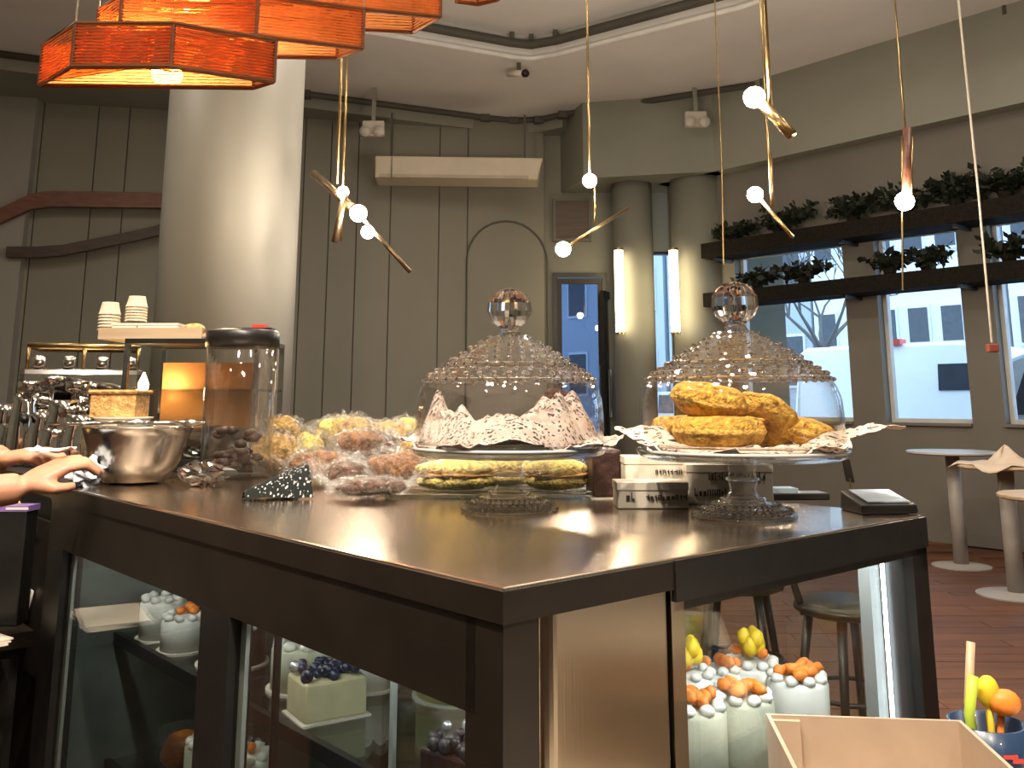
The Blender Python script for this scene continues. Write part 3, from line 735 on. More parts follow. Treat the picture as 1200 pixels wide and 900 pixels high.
def slat_lamp(lab, poly, z0, hgt, bulbpos, wires, cross=None):
    cx = sum(p[0] for p in poly)/len(poly); cy_ = sum(p[1] for p in poly)/len(poly)
    o = thing('slatted_lamp', lab, 'pendant lamp', (cx, cy_, z0), 0, 'orange slatted lamps')
    P = [(x-cx, y_-cy_) for x, y_ in poly]; n = len(P)
    for i in range(n):
        a, b = Vector((*P[i], 0)), Vector((*P[(i+1) % n], 0)); t = (b-a).normalized(); nn = Vector((t.y, -t.x, 0))*.004
        MB().add([a-nn, b-nn, b+nn, a+nn, a-nn+Vector((0, 0, hgt)), b-nn+Vector((0, 0, hgt)), b+nn+Vector((0, 0, hgt)), a+nn+Vector((0, 0, hgt))],
                 [(3, 2, 1, 0), (4, 5, 6, 7), (0, 1, 5, 4), (1, 2, 6, 5), (2, 3, 7, 6), (3, 0, 4, 7)]).build('side_panel', M_veneer, o)
    r = MB()
    for z_ in (0, hgt): r.tube([(x, y_, z_) for x, y_ in P], .007, 6, closed=True)
    for x, y_ in P: r.tube([(x, y_, 0), (x, y_, hgt)], .006, 6)
    r.build('rim', M_veneeredge, o)
    for a, b in (cross or []):
        A = Vector((*P[a], hgt*.5)); B = Vector((*P[b], hgt*.5))
        t = (B-A).normalized(); nn = Vector((t.y, -t.x, 0))*.004; h2 = Vector((0, 0, hgt*.42))
        MB().add([A-nn-h2, B-nn-h2, B+nn-h2, A+nn-h2, A-nn+h2, B-nn+h2, B+nn+h2, A+nn+h2], [(3, 2, 1, 0), (4, 5, 6, 7), (0, 1, 5, 4), (1, 2, 6, 5), (2, 3, 7, 6), (3, 0, 4, 7)]).build('cross_panel', M_veneer, o)
    if bulbpos is not None:
        bp = Vector(bulbpos)-Vector((cx, cy_, z0))
        MB().ball(bp, .046, 16, 12).build('bulb', M_lampbulb, o, smooth=True)
        MB().tube([bp+Vector((0, 0, .03)), bp+Vector((0, 0, .09))], .016, 10).build('lamp_socket', M_brass, o)
        MB().tube([bp+Vector((0, 0, .09)), (bp.x, bp.y, ZC+.2-z0)], .003, 6).build('cord', M_black, o)
    for i in wires: MB().tube([(P[i][0], P[i][1], hgt), (P[i][0], P[i][1], ZC+.2-z0)], .0025, 6).build('suspension_wire', mat('pale_wire', (.5, .45, .38), .5), o)
def lp(u, v, z): q = onz(u, v, z); return (q.x, q.y)
z = 2.02
slat_lamp('lowest orange slatted lamp, left of the others', [lp(46, 100, z), lp(297, 103, z), lp(321, 96, z), lp(200, 78, z), lp(84, 78, z)], z, .125, at(196, 86, 2.75), (4, 1), ((0, 3), (4, 2)))
z = 2.155
slat_lamp('second orange slatted lamp from the bottom, reaching towards the air conditioner', [lp(112, 57, z), lp(200, 64, z), lp(395, 68, z), lp(425, 57, z), lp(300, 42, z), lp(140, 40, z)], z, .125, at(212, 50, 2.85), (0, 3), ((1, 4),))
z = 2.285
slat_lamp('topmost orange slatted lamp, cut by the upper photo edge', [lp(164, 32, z), lp(320, 30, z), lp(484, 38, z), lp(516, 20, z), lp(350, 4, z), lp(190, 6, z)], z, .125, at(231, 8, 2.9), (0, 3), ((1, 4),))
z = 2.36
slat_lamp('orange slatted lamp of which only the lower edge shows at the top', [lp(535, 2, z), lp(560, 5, z), lp(582, 0, z), lp(620, -25, z), lp(560, -30, z)], z, .12, None, (0, 3))

# unseen fill lamps added to lift the ambient light, and the track over the display case
def fill_lamp(x, y_, w, lab):
    o = thing('ceiling_fill_lamp', lab, 'fill light', (x, y_, ZC+.2), 0, 'added fill lamps')
    MB().lathe([(.12, -.03), (.12, 0), (.135, 0), (.135, -.035)], 24, cap0=False, cap1=False).build('ring', M_white, o, smooth=True)
    MB().lathe([(.115, -.012), (.115, -.010)], 24).build('diffuser', emission('fill_diffuser', (1, .85, .66), 6), o)
    l = bpy.data.lights.new('fill_beam', 'AREA'); l.shape = 'DISK'; l.size = .22; l.energy = w; l.color = WARM
    lo = bpy.data.objects.new('fill_beam', l); C.objects.link(lo); lo.parent = o; lo.location = (0, 0, -.04)
k = 0
for (x, y_) in ((-3.6, 1.0), (-1.2, .2), (1.6, .4), (3.8, 1.6), (-3.4, 4.2), (1.2, 3.4), (3.4, 4.2), (-.6, 5.4), (-2.2, -2.0), (1.6, -2.2)):
    fill_lamp(x, y_, AMBIENT_W, 'added unseen fill lamp '+('over the left wall near the camera', 'just left of the camera', 'just right of the camera', 'over the right of the room near the camera', 'left of the big round column', 'over the stools behind the case', 'over the tables by the windows', 'in front of the back wall', 'behind the camera to the left', 'behind the camera to the right')[k]); k += 1
tr = thing('spot_track', 'black lamp track hung over the display case, outside the photo', 'lamp track', (-.15, .25, 3.05), ANG)
MB().box(-.02, .02, -.9, 1.4, 0, .03).build('rail', M_black, tr)
for y_ in (-.7, 1.2): MB().tube([(0, y_, .03), (0, y_, ZC+.2-3.05)], .006, 6).build('hanger', M_black, tr)
TM = frame((-.15, .25, 3.05), ANG)
for y_, tgt, w in ((-.6, cw(.10, .15), SPOT_W), (.1, cw(.35, .55), SPOT_W), (.6, cw(.35, .9), SPOT_W), (1.1, cw(.25, 1.3), SPOT_W*.5)):
    p = TM @ Vector((0, y_, -.12)); d = (tgt-p).normalized()
    pl_ = TM.inverted() @ p; dl = TM.to_3x3().inverted() @ d
    MB().tube([pl_-dl*.07, pl_+dl*.05], .04, 14, cap=False).tube([(0, y_, 0), pl_], .008, 6).build('spot_head', M_black, tr, smooth=True)
    MB().tube([pl_+dl*.03, pl_+dl*.032], .034, 14).build('spot_lens', emission('spot_lens', (1, .84, .62), 40), tr)
    l = bpy.data.lights.new('spot_beam', 'SPOT'); l.energy = w; l.color = WARM; l.spot_size = math.radians(70); l.spot_blend = .7; l.shadow_soft_size = .035
    lo = bpy.data.objects.new('spot_beam', l); C.objects.link(lo); lo.parent = tr; lo.location = pl_+dl*.06
    lo.rotation_euler = dl.to_track_quat('-Z', 'Y').to_euler()

# ================================================================== DISPLAY CASE
CL, CR = 1.43, .84
case = thing('display_case', 'black framed glass pastry display case with a brushed steel top', 'display case', CORNER, ANG)
PC0, PC1 = .570, .665
FB = TOPZ-.118                         # lower edge of the dark fascia
MB().box(0, CR, 0, CL, TOPZ-.03, TOPZ).build('countertop', M_steel, case, bevel=.003)
MB().box(-.002, 0, -.002, CL, TOPZ-.032, TOPZ-.003).build('edge_strip', M_darkbrown, case)
MB().box(0, .245, -.002, 0, TOPZ-.032, TOPZ-.003).build('edge_strip', M_darkbrown, case)
MB().box(.245, CR, -.004, 0, TOPZ-.045, TOPZ-.002).build('edge_strip', M_black, case)
MB().box(0, .035, .04, CL, FB, TOPZ-.03).build('fascia', M_darkbrown, case)
MB().box(.245, CR, 0, .03, TOPZ-.055, TOPZ-.03).build('fascia', M_black, case)
MB().box(CR-.03, CR, 0, CL, FB+.04, TOPZ-.03).build('fascia', M_black, case)
MB().box(.035, CR-.03, CL-.03, CL, FB, TOPZ-.03).build('fascia', M_black, case)
# posts
MB().box(0, .045, 0, .055, .0, TOPZ-.03).build('corner_post', M_darkbrown, case)
MB().box(0, .04, CL-.10, CL, 0, FB).build('corner_post', M_black, case)
MB().box(CR-.045, CR, 0, .05, 0, TOPZ-.03).build('corner_post', M_black, case)
MB().box(CR-.04, CR, CL-.05, CL, 0, FB).build('corner_post', M_black, case)
MB().box(0, .035, PC0, PC1, 0.12, FB).build('centre_post', M_black, case)
MB().box(.24, .262, .0, .03, 0, TOPZ-.03).build('panel_post', M_panelsteel, case)
# solid steel panel with a rolled left edge
mb = MB(); pts = []
for k in range(9): 
    a = PI/2*k/8; pts.append((.072-.024*math.cos(a), .030-.026*math.sin(a)))
pts += [(.236, .004), (.236, .030)]
mb.prism(pts, .12, TOPZ-.031).build('steel_panel', M_panelsteel, case, smooth=False)
MB().box(.045, .05, .005, .03, .12, TOPZ-.03).build('panel_bead', M_steel, case)
# base
MB().box(0, CR, 0, CL, .02, .12).build('plinth', M_black, case)
MB().box(.035, CR-.03, .03, CL-.03, .12, .15).build('base_deck', M_darkbrown, case)
# glass
MB().box(.012, .017, .055, PC0, .12, FB).build('glass_pane', M_glass, case)
MB().box(.012, .017, PC1, CL-.10, .12, FB).build('glass_pane', M_glass, case)
MB().box(.262, CR-.045, .012, .017, .12, TOPZ-.055).build('glass_pane', M_glass, case)
MB().box(CR-.017, CR-.012, .05, CL-.05, .12, FB+.04).build('glass_pane', M_glass, case)
for y0 in (PC0-.003, CL-.103): MB().box(.018, .024, y0-.012, y0+.003, .12, FB).build('glass_edge', mat('pale_glass_edge', (.32, .34, .31), .3), case)
# shelves, divider, LED
MB().box(.14, CR-.06, .37, CL-.05, .640, .648).build('glass_shelf', M_shelfglass, case)
MB().box(.128, .14, .37, CL-.05, .630, .652).build('shelf_rail', M_black, case)
MB().box(.14, CR-.06, .37, CL-.05, .40, .408).build('glass_shelf', M_shelfglass, case)
MB().box(.128, .14, .37, CL-.05, .39, .412).build('shelf_rail', M_black, case)
MB().box(.06, CR-.05, .035, .35, .585, .60).build('cake_shelf', mat('pale_shelf', (.40, .41, .40), .35), case)
MB().box(.13, CR-.06, .357, .363, .15, .80).build('divider_pane', M_shelfglass, case)
MB().box(.124, .13, .356, .364, .15, .80).build('divider_edge', mat('pale_glass_edge', (.32, .34, .31), .3), case)
MB().tube([(.10, .62, .12), (.10, .62, FB)], .006, 8).build('upright_rod', M_black, case)
MB().tube([(CR-.052, .045, .15), (CR-.052, .045, TOPZ-.06)], .003, 8).build('led_tube', M_ledpale, case)
MB().box(CR-.070, CR-.042, .056, .075, .15, TOPZ-.055).build('led_channel', mat('grey_channel', (.25, .26, .25), .4), case)

MB().box(.05, .062, .10, CL-.10, FB+.04, FB+.048).build('led_and_fill_strip', emission('fill_glow_long', (.95, .97, .92), 32), case)  # added glowing strip that brightens the long bays, besides the LED tube
MB().box(.30, CR-.10, .035, .045, TOPZ-.045, TOPZ-.038).build('led_and_fill_strip', emission('fill_glow_short', (.95, .97, 1.), 110), case)  # added glowing strip to light up the mini cakes
MB().box(.045, CR-.045, CL-.045, CL-.035, .15, FB).build('end_panel', mat('grey_green_panel', (.16, .18, .16), .35, var=.25, scale=9), case)
# ================================================================== CAKES IN THE CASE
def case_thing(name, lab, cat, r, l, z, rz=0., group=None):
    return thing(name, lab, cat, cw(r, l, z), ANG+rz, group)
def frosted_cake(lab, r, l, rad, hgt, z, seed, deco, m=M_frost):
    rnd = random.Random(seed)
    o = case_thing('mini_cake', lab, 'cake', r, l, z, rnd.uniform(0, 3), 'tall mini cakes with carrot topping')
    MB().lathe([(rad*1.15, 0), (rad*1.15, .004)], 28).build('cake_board', M_cream, o)
    MB().lathe([(rad, .004), (rad, hgt-.006), (rad-.004, hgt-.001), (rad*.6, hgt)], 28).build('sponge', m, o, smooth=True)
    fr = MB()
    n = 9
    for k in range(n):
        a = 2*PI*k/n; fr.ball((math.cos(a)*rad*.80, math.sin(a)*rad*.80, hgt+.003), rad*.22, 10, 6, (1, 1, .8), .2, 200, k)
    fr.build('piped_rim', M_frost, o, smooth=True)
    for k in range(deco[0]):
        a = rnd.uniform(0, 2*PI); q = rnd.uniform(.1, .75)*rad
        MB().ball((math.cos(a)*q, math.sin(a)*q, hgt+.010+rnd.random()*.006), .010, 8, 6, (1.2, .8, .8), .3, 300, k).build('carrot_piece', M_carrot, o, smooth=True)
    if deco[1]:
        fl_ = MB()
        for k in range(6):
            a = 2*PI*k/6
            fl_.ball((math.cos(a)*.011, math.sin(a)*.011, hgt+.026+.012*(k % 2)), .011, 8, 6, (1, 1, 1.3), .2, 200, k)
        fl_.ball((0, 0, hgt+.022), .012, 8, 6)
        fl_.build('yellow_flower', M_yellow, o, smooth=True)
    return o
def at_local(u, v, z):
    p = onz(u, v, z)-CORNER; return p.dot(RD), p.dot(LD)
CK = .60
specs = [(826, 832, .118, .047, 16, 0, 'front pale green mini cake with carrot topping next to the steel panel', M_greenfrost),
         (884, 820, .118, .045, 15, 0, 'front pale green mini cake second from the steel panel', M_greenfrost),
         (950, 798, .118, .044, 15, 0, 'white mini cake with carrot topping furthest right in the case', M_frost),
         (820, 793, .120, .040, 3, 1, 'white mini cake with a yellow flower next to the steel panel', M_frost),
         (895, 780, .118, .042, 2, 1, 'white mini cake with a tall yellow flower in the middle of the case', M_frost),
         (853, 786, .112, .040, 8, 0, 'white mini cake with a red carrot tuft behind the flower cakes', M_frost),
         (800, 778, .116, .036, 0, 0, 'plain white mini cake at the back beside the steel panel', M_frost)]
for k, (u, v, hg, rad, nc, fl_, lab, m_) in enumerate(specs):
    r_, l_ = at_local(u, v, CK+hg)
    frosted_cake(lab, min(r_, CR-.09), max(l_+.5*rad, .06+rad), rad, hg, CK, 60+k, (nc, fl_), m_)
# left compartments
def berry_cake(lab, r, l, z, rad, hgt, m, top, seed, name='berry_cake', square=False):
    rnd = random.Random(seed)
    o = case_thing(name, lab, 'cake', r, l, z, rnd.uniform(-.2, .2))
    if square: MB().box(-rad, rad, -rad*.8, rad*.8, .003, hgt).build('sponge', m, o, bevel=.004); MB().box(-rad*1.1, rad*1.1, -rad*.9, rad*.9, 0, .003).build('cake_board', M_cream, o)
    else:
        MB().lathe([(rad, .003), (rad, hgt-.004), (rad-.004, hgt)], 32).build('sponge', m, o, smooth=True); MB().lathe([(rad*1.1, 0), (rad*1.1, .003)], 28).build('cake_board', M_cream, o)
    b = MB(); s = MB()
    for k in range(46):
        if square: x, y_ = rnd.uniform(-rad, rad)*.92, rnd.uniform(-rad, rad)*.74
        else:
            a = rnd.uniform(0, 2*PI); q = rad*.92*math.sqrt(rnd.random()); x, y_ = q*math.cos(a), q*math.sin(a)
        (b if rnd.random() < .8 else s).ball((x, y_, hgt+.005+rnd.random()*.008), rnd.uniform(.006, .010), 7, 5)
    b.build('berry_topping', top, o, smooth=True); s.build('pearl_topping', M_silver, o, smooth=True)
    return o
def tub(lab, r, l, z, rad, hgt, m):
    o = case_thing('dessert_tub', lab, 'dessert', r, l, z)
    MB().lathe([(rad*.8, 0), (rad, hgt), (rad*1.04, hgt), (rad*1.04, hgt-.006), (rad*.97, hgt-.006)], 24, cap1=False).build('tub', M_film, o, smooth=True)
    MB().ball((0, 0, hgt*.5), rad*.82, 16, 10, (1, 1, hgt/rad*.55), .15, 40, int(r*100)).build('cream_filling', m, o, smooth=True)
    return o
berry_cake('cream cheesecake topped with dark berries in the right bay of the long glass side', .205, .655, .648, .050, .058, mat('cheesecake', (.62, .54, .33), .6, var=.1, scale=30), M_berry, 1, square=True)
berry_cake('dark square chocolate cake beside the glass divider', .185, .285, .60, .046, .105, M_darkcake, mat('dark_shavings', (.05, .04, .045), .4, var=.5, scale=60), 2, 'chocolate_cake', True)
berry_cake('pale sponge cake behind the berry cheesecake', .42, .60, .648, .07, .075, mat('pale_sponge', (.50, .42, .17), .6, var=.15, scale=30), mat('crumb_topping', (.32, .17, .05), .7, var=.3), 3, 'sponge_cake')
frosted_cake('white frosted wreath cake at the centre post', .30, .86, .055, .075, .648, 91, (0, 0))
frosted_cake('white frosted cake behind the upright rod', .33, .73, .045, .07, .648, 92, (0, 0))
berry_cake('round dark cake in the middle of the left bay', .22, 1.02, .648, .06, .06, M_darkcake, mat('dark_shavings', (.05, .04, .045), .4), 4, 'chocolate_cake')
frosted_cake('white frosted cake in the left bay behind the dark cake', .40, 1.05, .05, .085, .648, 93, (2, 0))
frosted_cake('white frosted cake with orange bits far back in the left bay', .58, 1.10, .055, .09, .648, 94, (5, 0))
frosted_cake('pale green frosted cake near the centre post in the left bay', .24, .80, .05, .07, .648, 95, (0, 0), M_greenfrost)
berry_cake('pale sponge cake topped with dark crumbs far back in the right bay', .62, .80, .648, .07, .08, mat('pale_sponge', (.50, .42, .17), .6), mat('dark_shavings', (.05, .04, .045), .4), 14, 'sponge_cake')
frosted_cake('white frosted cake at the far left end of the shelf', .19, 1.285, .045, .075, .648, 96, (0, 0))
frosted_cake('white frosted cake with orange bits in the left bay beside the shelf rail', .185, 1.165, .042, .06, .648, 97, (4, 0))
frosted_cake('white frosted cake at the left bay edge of the lower shelf', .19, .90, .05, .12, .408, 98, (3, 0))
frosted_cake('pale green frosted cake on the lower shelf of the left bay', .18, 1.0, .045, .12, .408, 99, (0, 0), M_greenfrost)
tub('clear tub of cream dessert at the left end of the case', .30, 1.24, .648, .045, .06, M_frost)
tub('clear tub of green dessert below the shelf rail', .24, .72, .408, .06, .09, mat('lime_cream', (.42, .44, .16), .6))
tub('clear tub of white dessert on the lower shelf', .26, .55, .408, .06, .09, M_frost)
berry_cake('dark cake on the lower shelf of the left bay', .24, 1.05, .408, .07, .07, M_darkcake, M_berry, 6, 'chocolate_cake')
tub('clear tub of orange dessert at the left end of the lower shelf', .22, 1.22, .408, .05, .08, M_carrot)

# ================================================================== CAKE STANDS AND DOMES
def cake_stand(lab, loc):
    o = thing('cake_stand', lab, 'cake stand', loc)
    MB().lathe([(.078, 0), (.078, .004), (.066, .010), (.040, .020), (.024, .030), (.0195, .040), (.022, .052), (.0195, .066), (.024, .078), (.03, .083)], 40).build('stem', M_foot, o, smooth=True)
    MB().lathe([(.028, .083), (.145, .085), (.152, .088), (.156, .096), (.156, .099), (.150, .097), (.143, .091), (.0, .090)], 48, cap1=False).build('plate', thin_glass('plate_glass', (.93, .95, .94), boost=.12, rough=.05), o, smooth=True)
    for r_, z_ in ((.076, .004), (.060, .013), (.046, .019), (.032, .027), (.023, .055), (.026, .080)):
        MB().torus((0, 0, z_), r_, .0024, 44, 6).build('glass_ring', M_crystal, o, smooth=True)
    bd_ = MB()
    for k in range(36):
        a = 2*PI*k/36; bd_.ball((.068*math.cos(a), .068*math.sin(a), .0105), .0042, 5, 4); bd_.ball((.053*math.cos(a+.1), .053*math.sin(a+.1), .0175), .0034, 5, 4)
    bd_.build('cut_beads', M_crystal, o)
    MB().torus((0, 0, .097), .155, .0028, 48, 8).build('plate_rim', mat('bright_glass_rim', (.75, .76, .74), .1, trans=.5), o, smooth=True)
    return o
def glass_dome(lab, loc):
    o = thing('glass_dome', lab, 'glass dome', loc)
    prof = [(.150, .0), (.1515, .02), (.151, .05), (.149, .07), (.144, .087), (.137, .097), (.139, .101), (.133, .104), (.124, .110), (.115, .116), (.106, .121), (.107, .125), (.100, .127), (.086, .136), (.072, .145), (.058, .154), (.046, .161), (.036, .166), (.028, .170), (.020, .173)]
    fine = []
    for i in range(len(prof)-1):
        for t in (0, .5): fine.append((prof[i][0]*(1-t)+prof[i+1][0]*t, prof[i][1]*(1-t)+prof[i+1][1]*t))
    fine.append(prof[-1])
    inn = [(max(r-.003, .001), z-.0015) for r, z in fine][::-1]
    def wob(a, j): return 1+.004*math.cos(18*a)
    MB().lathe(fine+inn+[fine[0]], 64, cap0=False, cap1=False).build('bell', M_dome, o, smooth=True)
    for z_, r_ in ((.099, .139), (.123, .1075), (.002, .150)):
        MB().torus((0, 0, z_), r_, .0022, 64, 6).build('glass_ring', M_crystal, o, smooth=True)
    # neck and ribbed knob
    MB().lathe([(.022, .170), (.017, .177), (.014, .182), (.018, .187)], 24).build('neck', M_crystal, o, smooth=True)
    n = 14; kb = MB()
    prof2 = [(.006, .182)]+[(.034*math.sin(PI*t), .215-.034*math.cos(PI*t)) for t in (.15, .3, .45, .6, .75, .88)]+[(.004, .249)]
    kb.lathe(prof2, n*2, wob=lambda a, j: 1+.10*math.cos(n*a)).build('knob', M_crystal, o, smooth=False)
    # small cut beads round the shoulders
    b = MB()
    for (rr_, zz_, nn_, sz_) in ((.1385, .098, 40, .005), (.130, .107, 36, .0055), (.119, .1145, 34, .005), (.1075, .122, 30, .005), (.0945, .132, 28, .005), (.080, .1415, 24, .0045), (.065, .151, 20, .0045), (.049, .160, 16, .004), (.034, .168, 12, .004)):
        for k in range(nn_):
            a = 2*PI*(k+.5*(nn_ % 4))/nn_; b.ball((rr_*math.cos(a), rr_*math.sin(a), zz_), sz_, 5, 4, (1, 1, .7))
    b.build('cut_beads', M_crystal, o)
    return o
SL = Vector((-.004, 1.518, TOPZ)); SR = Vector((.346, 1.431, TOPZ))
cake_stand('left glass cake stand holding crumpled printed paper', SL)
cake_stand('right glass cake stand holding the donuts', SR)
glass_dome('left glass dome with ball knob over the printed paper', SL+Vector((0, 0, .104)))
glass_dome('right glass dome with ball knob over the orange donuts', SR+Vector((0, 0, .104)))
PZ = TOPZ+.092

# paper liners: a wavy sheet lying on the plate, its corners sticking out under the dome
def liner(lab, loc, m, corners, peaks, seed, base=.006, crumple=.0, inner=.0):
    o = thing('paper_liner', lab, 'paper', loc)
    nu, nv = 150, 34
    def fn(i, j):
        a = 2*PI*i; 
        R_ = .150
        for ca, cr in corners:
            d = math.atan2(math.sin(a-ca), math.cos(a-ca)); R_ = max(R_, (.150+(cr-.150)*max(0, 1-abs(d)/.42)))
        r = R_*(inner+(1-inner)*j)
        x, y_ = r*math.cos(a), r*math.sin(a)
        ed = (1-.8*j**4) if R_ < .156 else 1
        z_ = base+.004*j*ed+ed*.010*j*noise.noise(Vector((x*22, y_*22, seed)))+ed*.010*abs(noise.noise(Vector((x*48, y_*48, seed+4))))*j
        if crumple and r < .145: z_ += crumple*max(0, 1-abs(r-.115)/.03)*(.55+.9*noise.noise(Vector((3.2*math.cos(a), 3.2*math.sin(a), seed+2))))
        if crumple and r < .14: z_ += .3*crumple*abs(noise.noise(Vector((x*85, y_*85, seed+14))))*j
        if r > .152: z_ += (r-.152)*.30
        for pa, pr, ph, pw_ in peaks:
            dx, dy = x-pr*math.cos(pa), y_-pr*math.sin(pa)
            e = math.sqrt(dx*dx+dy*dy)/pw_
            if e < 1: z_ += ph*(1-e)*(1+.35*noise.noise(Vector((x*35, y_*35, seed+9))))
        return (x, y_, max(z_, base*.6))
    mb = MB(); mb.grid(fn, nu, nv)
    mb.build('sheet', m, o, smooth=False, uv=lambda co, i: (co.x*4+co.z*2.2, co.y*4+co.z*2.2), solid=.0008)
    return o
D = math.radians
liner('crumpled printed paper filling the left glass dome', Vector((SL.x, SL.y, PZ)), M_paper, [(D(175), .185), (D(5), .190), (D(240), .165), (D(320), .172), (D(90), .17)],
      [(D(205), .085, .060, .055), (D(330), .075, .075, .085), (D(270), .11, .035, .07), (D(20), .11, .045, .05), (D(170), .12, .04, .05)], 1.0, crumple=.045)
liner('printed paper under the donuts with a long corner sticking out right', Vector((SR.x, SR.y, PZ)), M_paper2, [(D(352), .245), (D(312), .178), (D(185), .195), (D(250), .158), (D(80), .18)],
      [(D(352), .16, .026, .10), (D(185), .15, .030, .06)], 5.0, crumple=.012)
# chunk of cake inside left dome
o = thing('brown_bun', 'brown bun at the right inside the left glass dome', 'bun', Vector((SL.x+.078, SL.y+.075, PZ+.008)))
MB().ball((0, 0, .045), .045, 18, 12, (.9, .9, 1.), .15, 30, 3).build('bun', M_choc, o, smooth=True)

# donuts
def donut(lab, off, tilt=(0, 0, 0), R_=.036, r=.021, seed=0):
    o = thing('donut', lab, 'donut', Vector((SR.x, SR.y, PZ))+Vector(off), 0, 'donuts under the right glass dome')
    MB().torus((0, 0, 0), R_, r, 36, 16, .12, seed, rotm(*tilt), .95).build('fried_ring', M_donut, o, smooth=True)
    MB().torus((0, 0, 0), R_+r*.84, r*.24, 36, 8, .10, seed, rotm(*tilt), 1.).build('pale_band', M_donutlight, o, smooth=True)
for a in ((('large donut at the front left bottom of the dome', (-.045, -.060, .034), (0, 0, 0), .042, .024, 1)),
          ('donut lying on top of the front left donut', (-.052, -.035, .080), (.18, .10, 0), .036, .0215, 2),
          ('donut leaning upright in the middle of the right dome', (.022, -.030, .048), (-.7, .5, .2), .034, .020, 3),
          ('donut at the back left of the right dome', (-.065, .055, .034), (0, 0, 0), .038, .022, 4),
          ('flat donut at the right of the dome on the printed paper', (.085, -.005, .036), (.1, .25, 0), .036, .020, 5),
          ('donut at the back right of the right dome', (.045, .075, .036), (0, .1, 0), .036, .021, 6)):
    donut(*a)

# ================================================================== WRAPPED PASTRIES AND SANDWICHES ON THE TOP
def wrapped(lab, u, v, rad, sc, rz, m, seed, lift=0., wrap=1.22, cat='pastry', name='wrapped_pastry'):
    p = onz(u, v, TOPZ); rad *= 1.12
    o = thing(name, lab, cat, p+Vector((0, 0, lift)), rz, 'pastries in clear wrap')
    h = rad*sc[2]*wrap+.002
    b = MB(); b.ball((0, 0, h), rad, 30, 18, sc, .30, 45, seed); b.build('pastry', m, o, smooth=True)
    w = MB(); w.ball((0, 0, h), rad*wrap, 46, 26, sc, .42, 95, seed+20)
    e = rad*sc[0]*wrap
    for s_ in (-1, 1):     # gathered ends of the wrap
        w.add([(s_*e*.9, -.012, h-.01), (s_*e*.9, .012, h+.008), (s_*(e+.03), .03, h+.03), (s_*(e+.035), -.02, h+.02)], [(0, 1, 2, 3)])
    w.build('clear_wrap', M_film, o)
    return o
W = [('golden wrapped roll nearest the glass jar', 322, 556, .042, (1.25, .9, .85), .3, M_golden, 1),
     ('pale wrapped bun behind the golden roll', 352, 548, .040, (1.3, .9, .9), -.3, M_bread, 2),
     ('reddish brown wrapped roll in the middle of the pile', 372, 566, .034, (1.5, .8, .75), .5, M_redbrown, 3),
     ('chocolate wrapped bun at the top of the pile', 436, 552, .040, (1.35, .9, .95), .1, M_choc, 4),
     ('light wrapped bun behind the chocolate bun', 410, 546, .045, (1.3, .9, 1.1), .0, M_golden, 5),
     ('flat brown wrapped cookie bar at the front of the pile', 432, 585, .034, (1.5, .9, .42), .15, M_choc, 6),
     ('orange brown wrapped roll beside the yellow sandwiches', 462, 571, .034, (1.3, .9, .80), -.2, M_redbrown, 7),
     ('pale wrapped roll under the left edge of the printed paper', 492, 560, .036, (1.3, .9, 1.0), .1, M_golden, 8),
     ('small dark wrapped roll behind the black paper bag', 285, 552, .030, (1.2, .8, .8), .2, M_choc, 9)]
for a in W: wrapped(*a)
wrapped('pale wrapped bun stacked on the pile under the column edge', 392, 546, .036, (1.3, .9, .8), .4, M_bread, 10, .050)
wrapped('pale wrapped bun stacked at the top right of the pile', 452, 548, .036, (1.4, .9, .7), -.2, M_golden, 11, .052)
wrapped('golden wrapped bun leaning over the black paper bag', 330, 548, .036, (1.2, .9, .8), -.5, M_golden, 12, .055)
wrapped('brown wrapped roll on top of the middle of the pile', 420, 560, .030, (1.5, .8, .7), .6, M_redbrown, 13, .050)
wrapped('dark wrapped roll above the flat cookie bar', 405, 572, .028, (1.5, .8, .7), -.3, M_choc, 14, .0)
wrapped('pale wrapped bun at the far back of the pile', 475, 545, .036, (1.2, .9, 1.), .2, M_bread, 15, .03)
# black speckled paper bag
p = onz(322, 584, TOPZ); o = thing('paper_bag', 'black paper bag with white specks lying in front of the pastries', 'bag', p, .5)
def fnb(i, j):
    x = -.055+.11*i; w_ = .012+.038*i; y_ = (j-.5)*2*w_
    return (x, y_, .003+(.012+.045*i)*(1-abs(2*j-1)**2)+.004*noise.noise(Vector((x*60, y_*60, 2))))
mb = MB(); mb.grid(fnb, 16, 12); bagm = printed('black_specked_paper', (.010, .012, .011), (.7, .7, .65), 60, .62, scale=30); bagm.node_tree.nodes['Principled BSDF'].inputs['Specular IOR Level'].default_value = .15
mb.build('bag', bagm, o, uv=lambda co, i: (co.x*8, co.y*8), solid=.001)
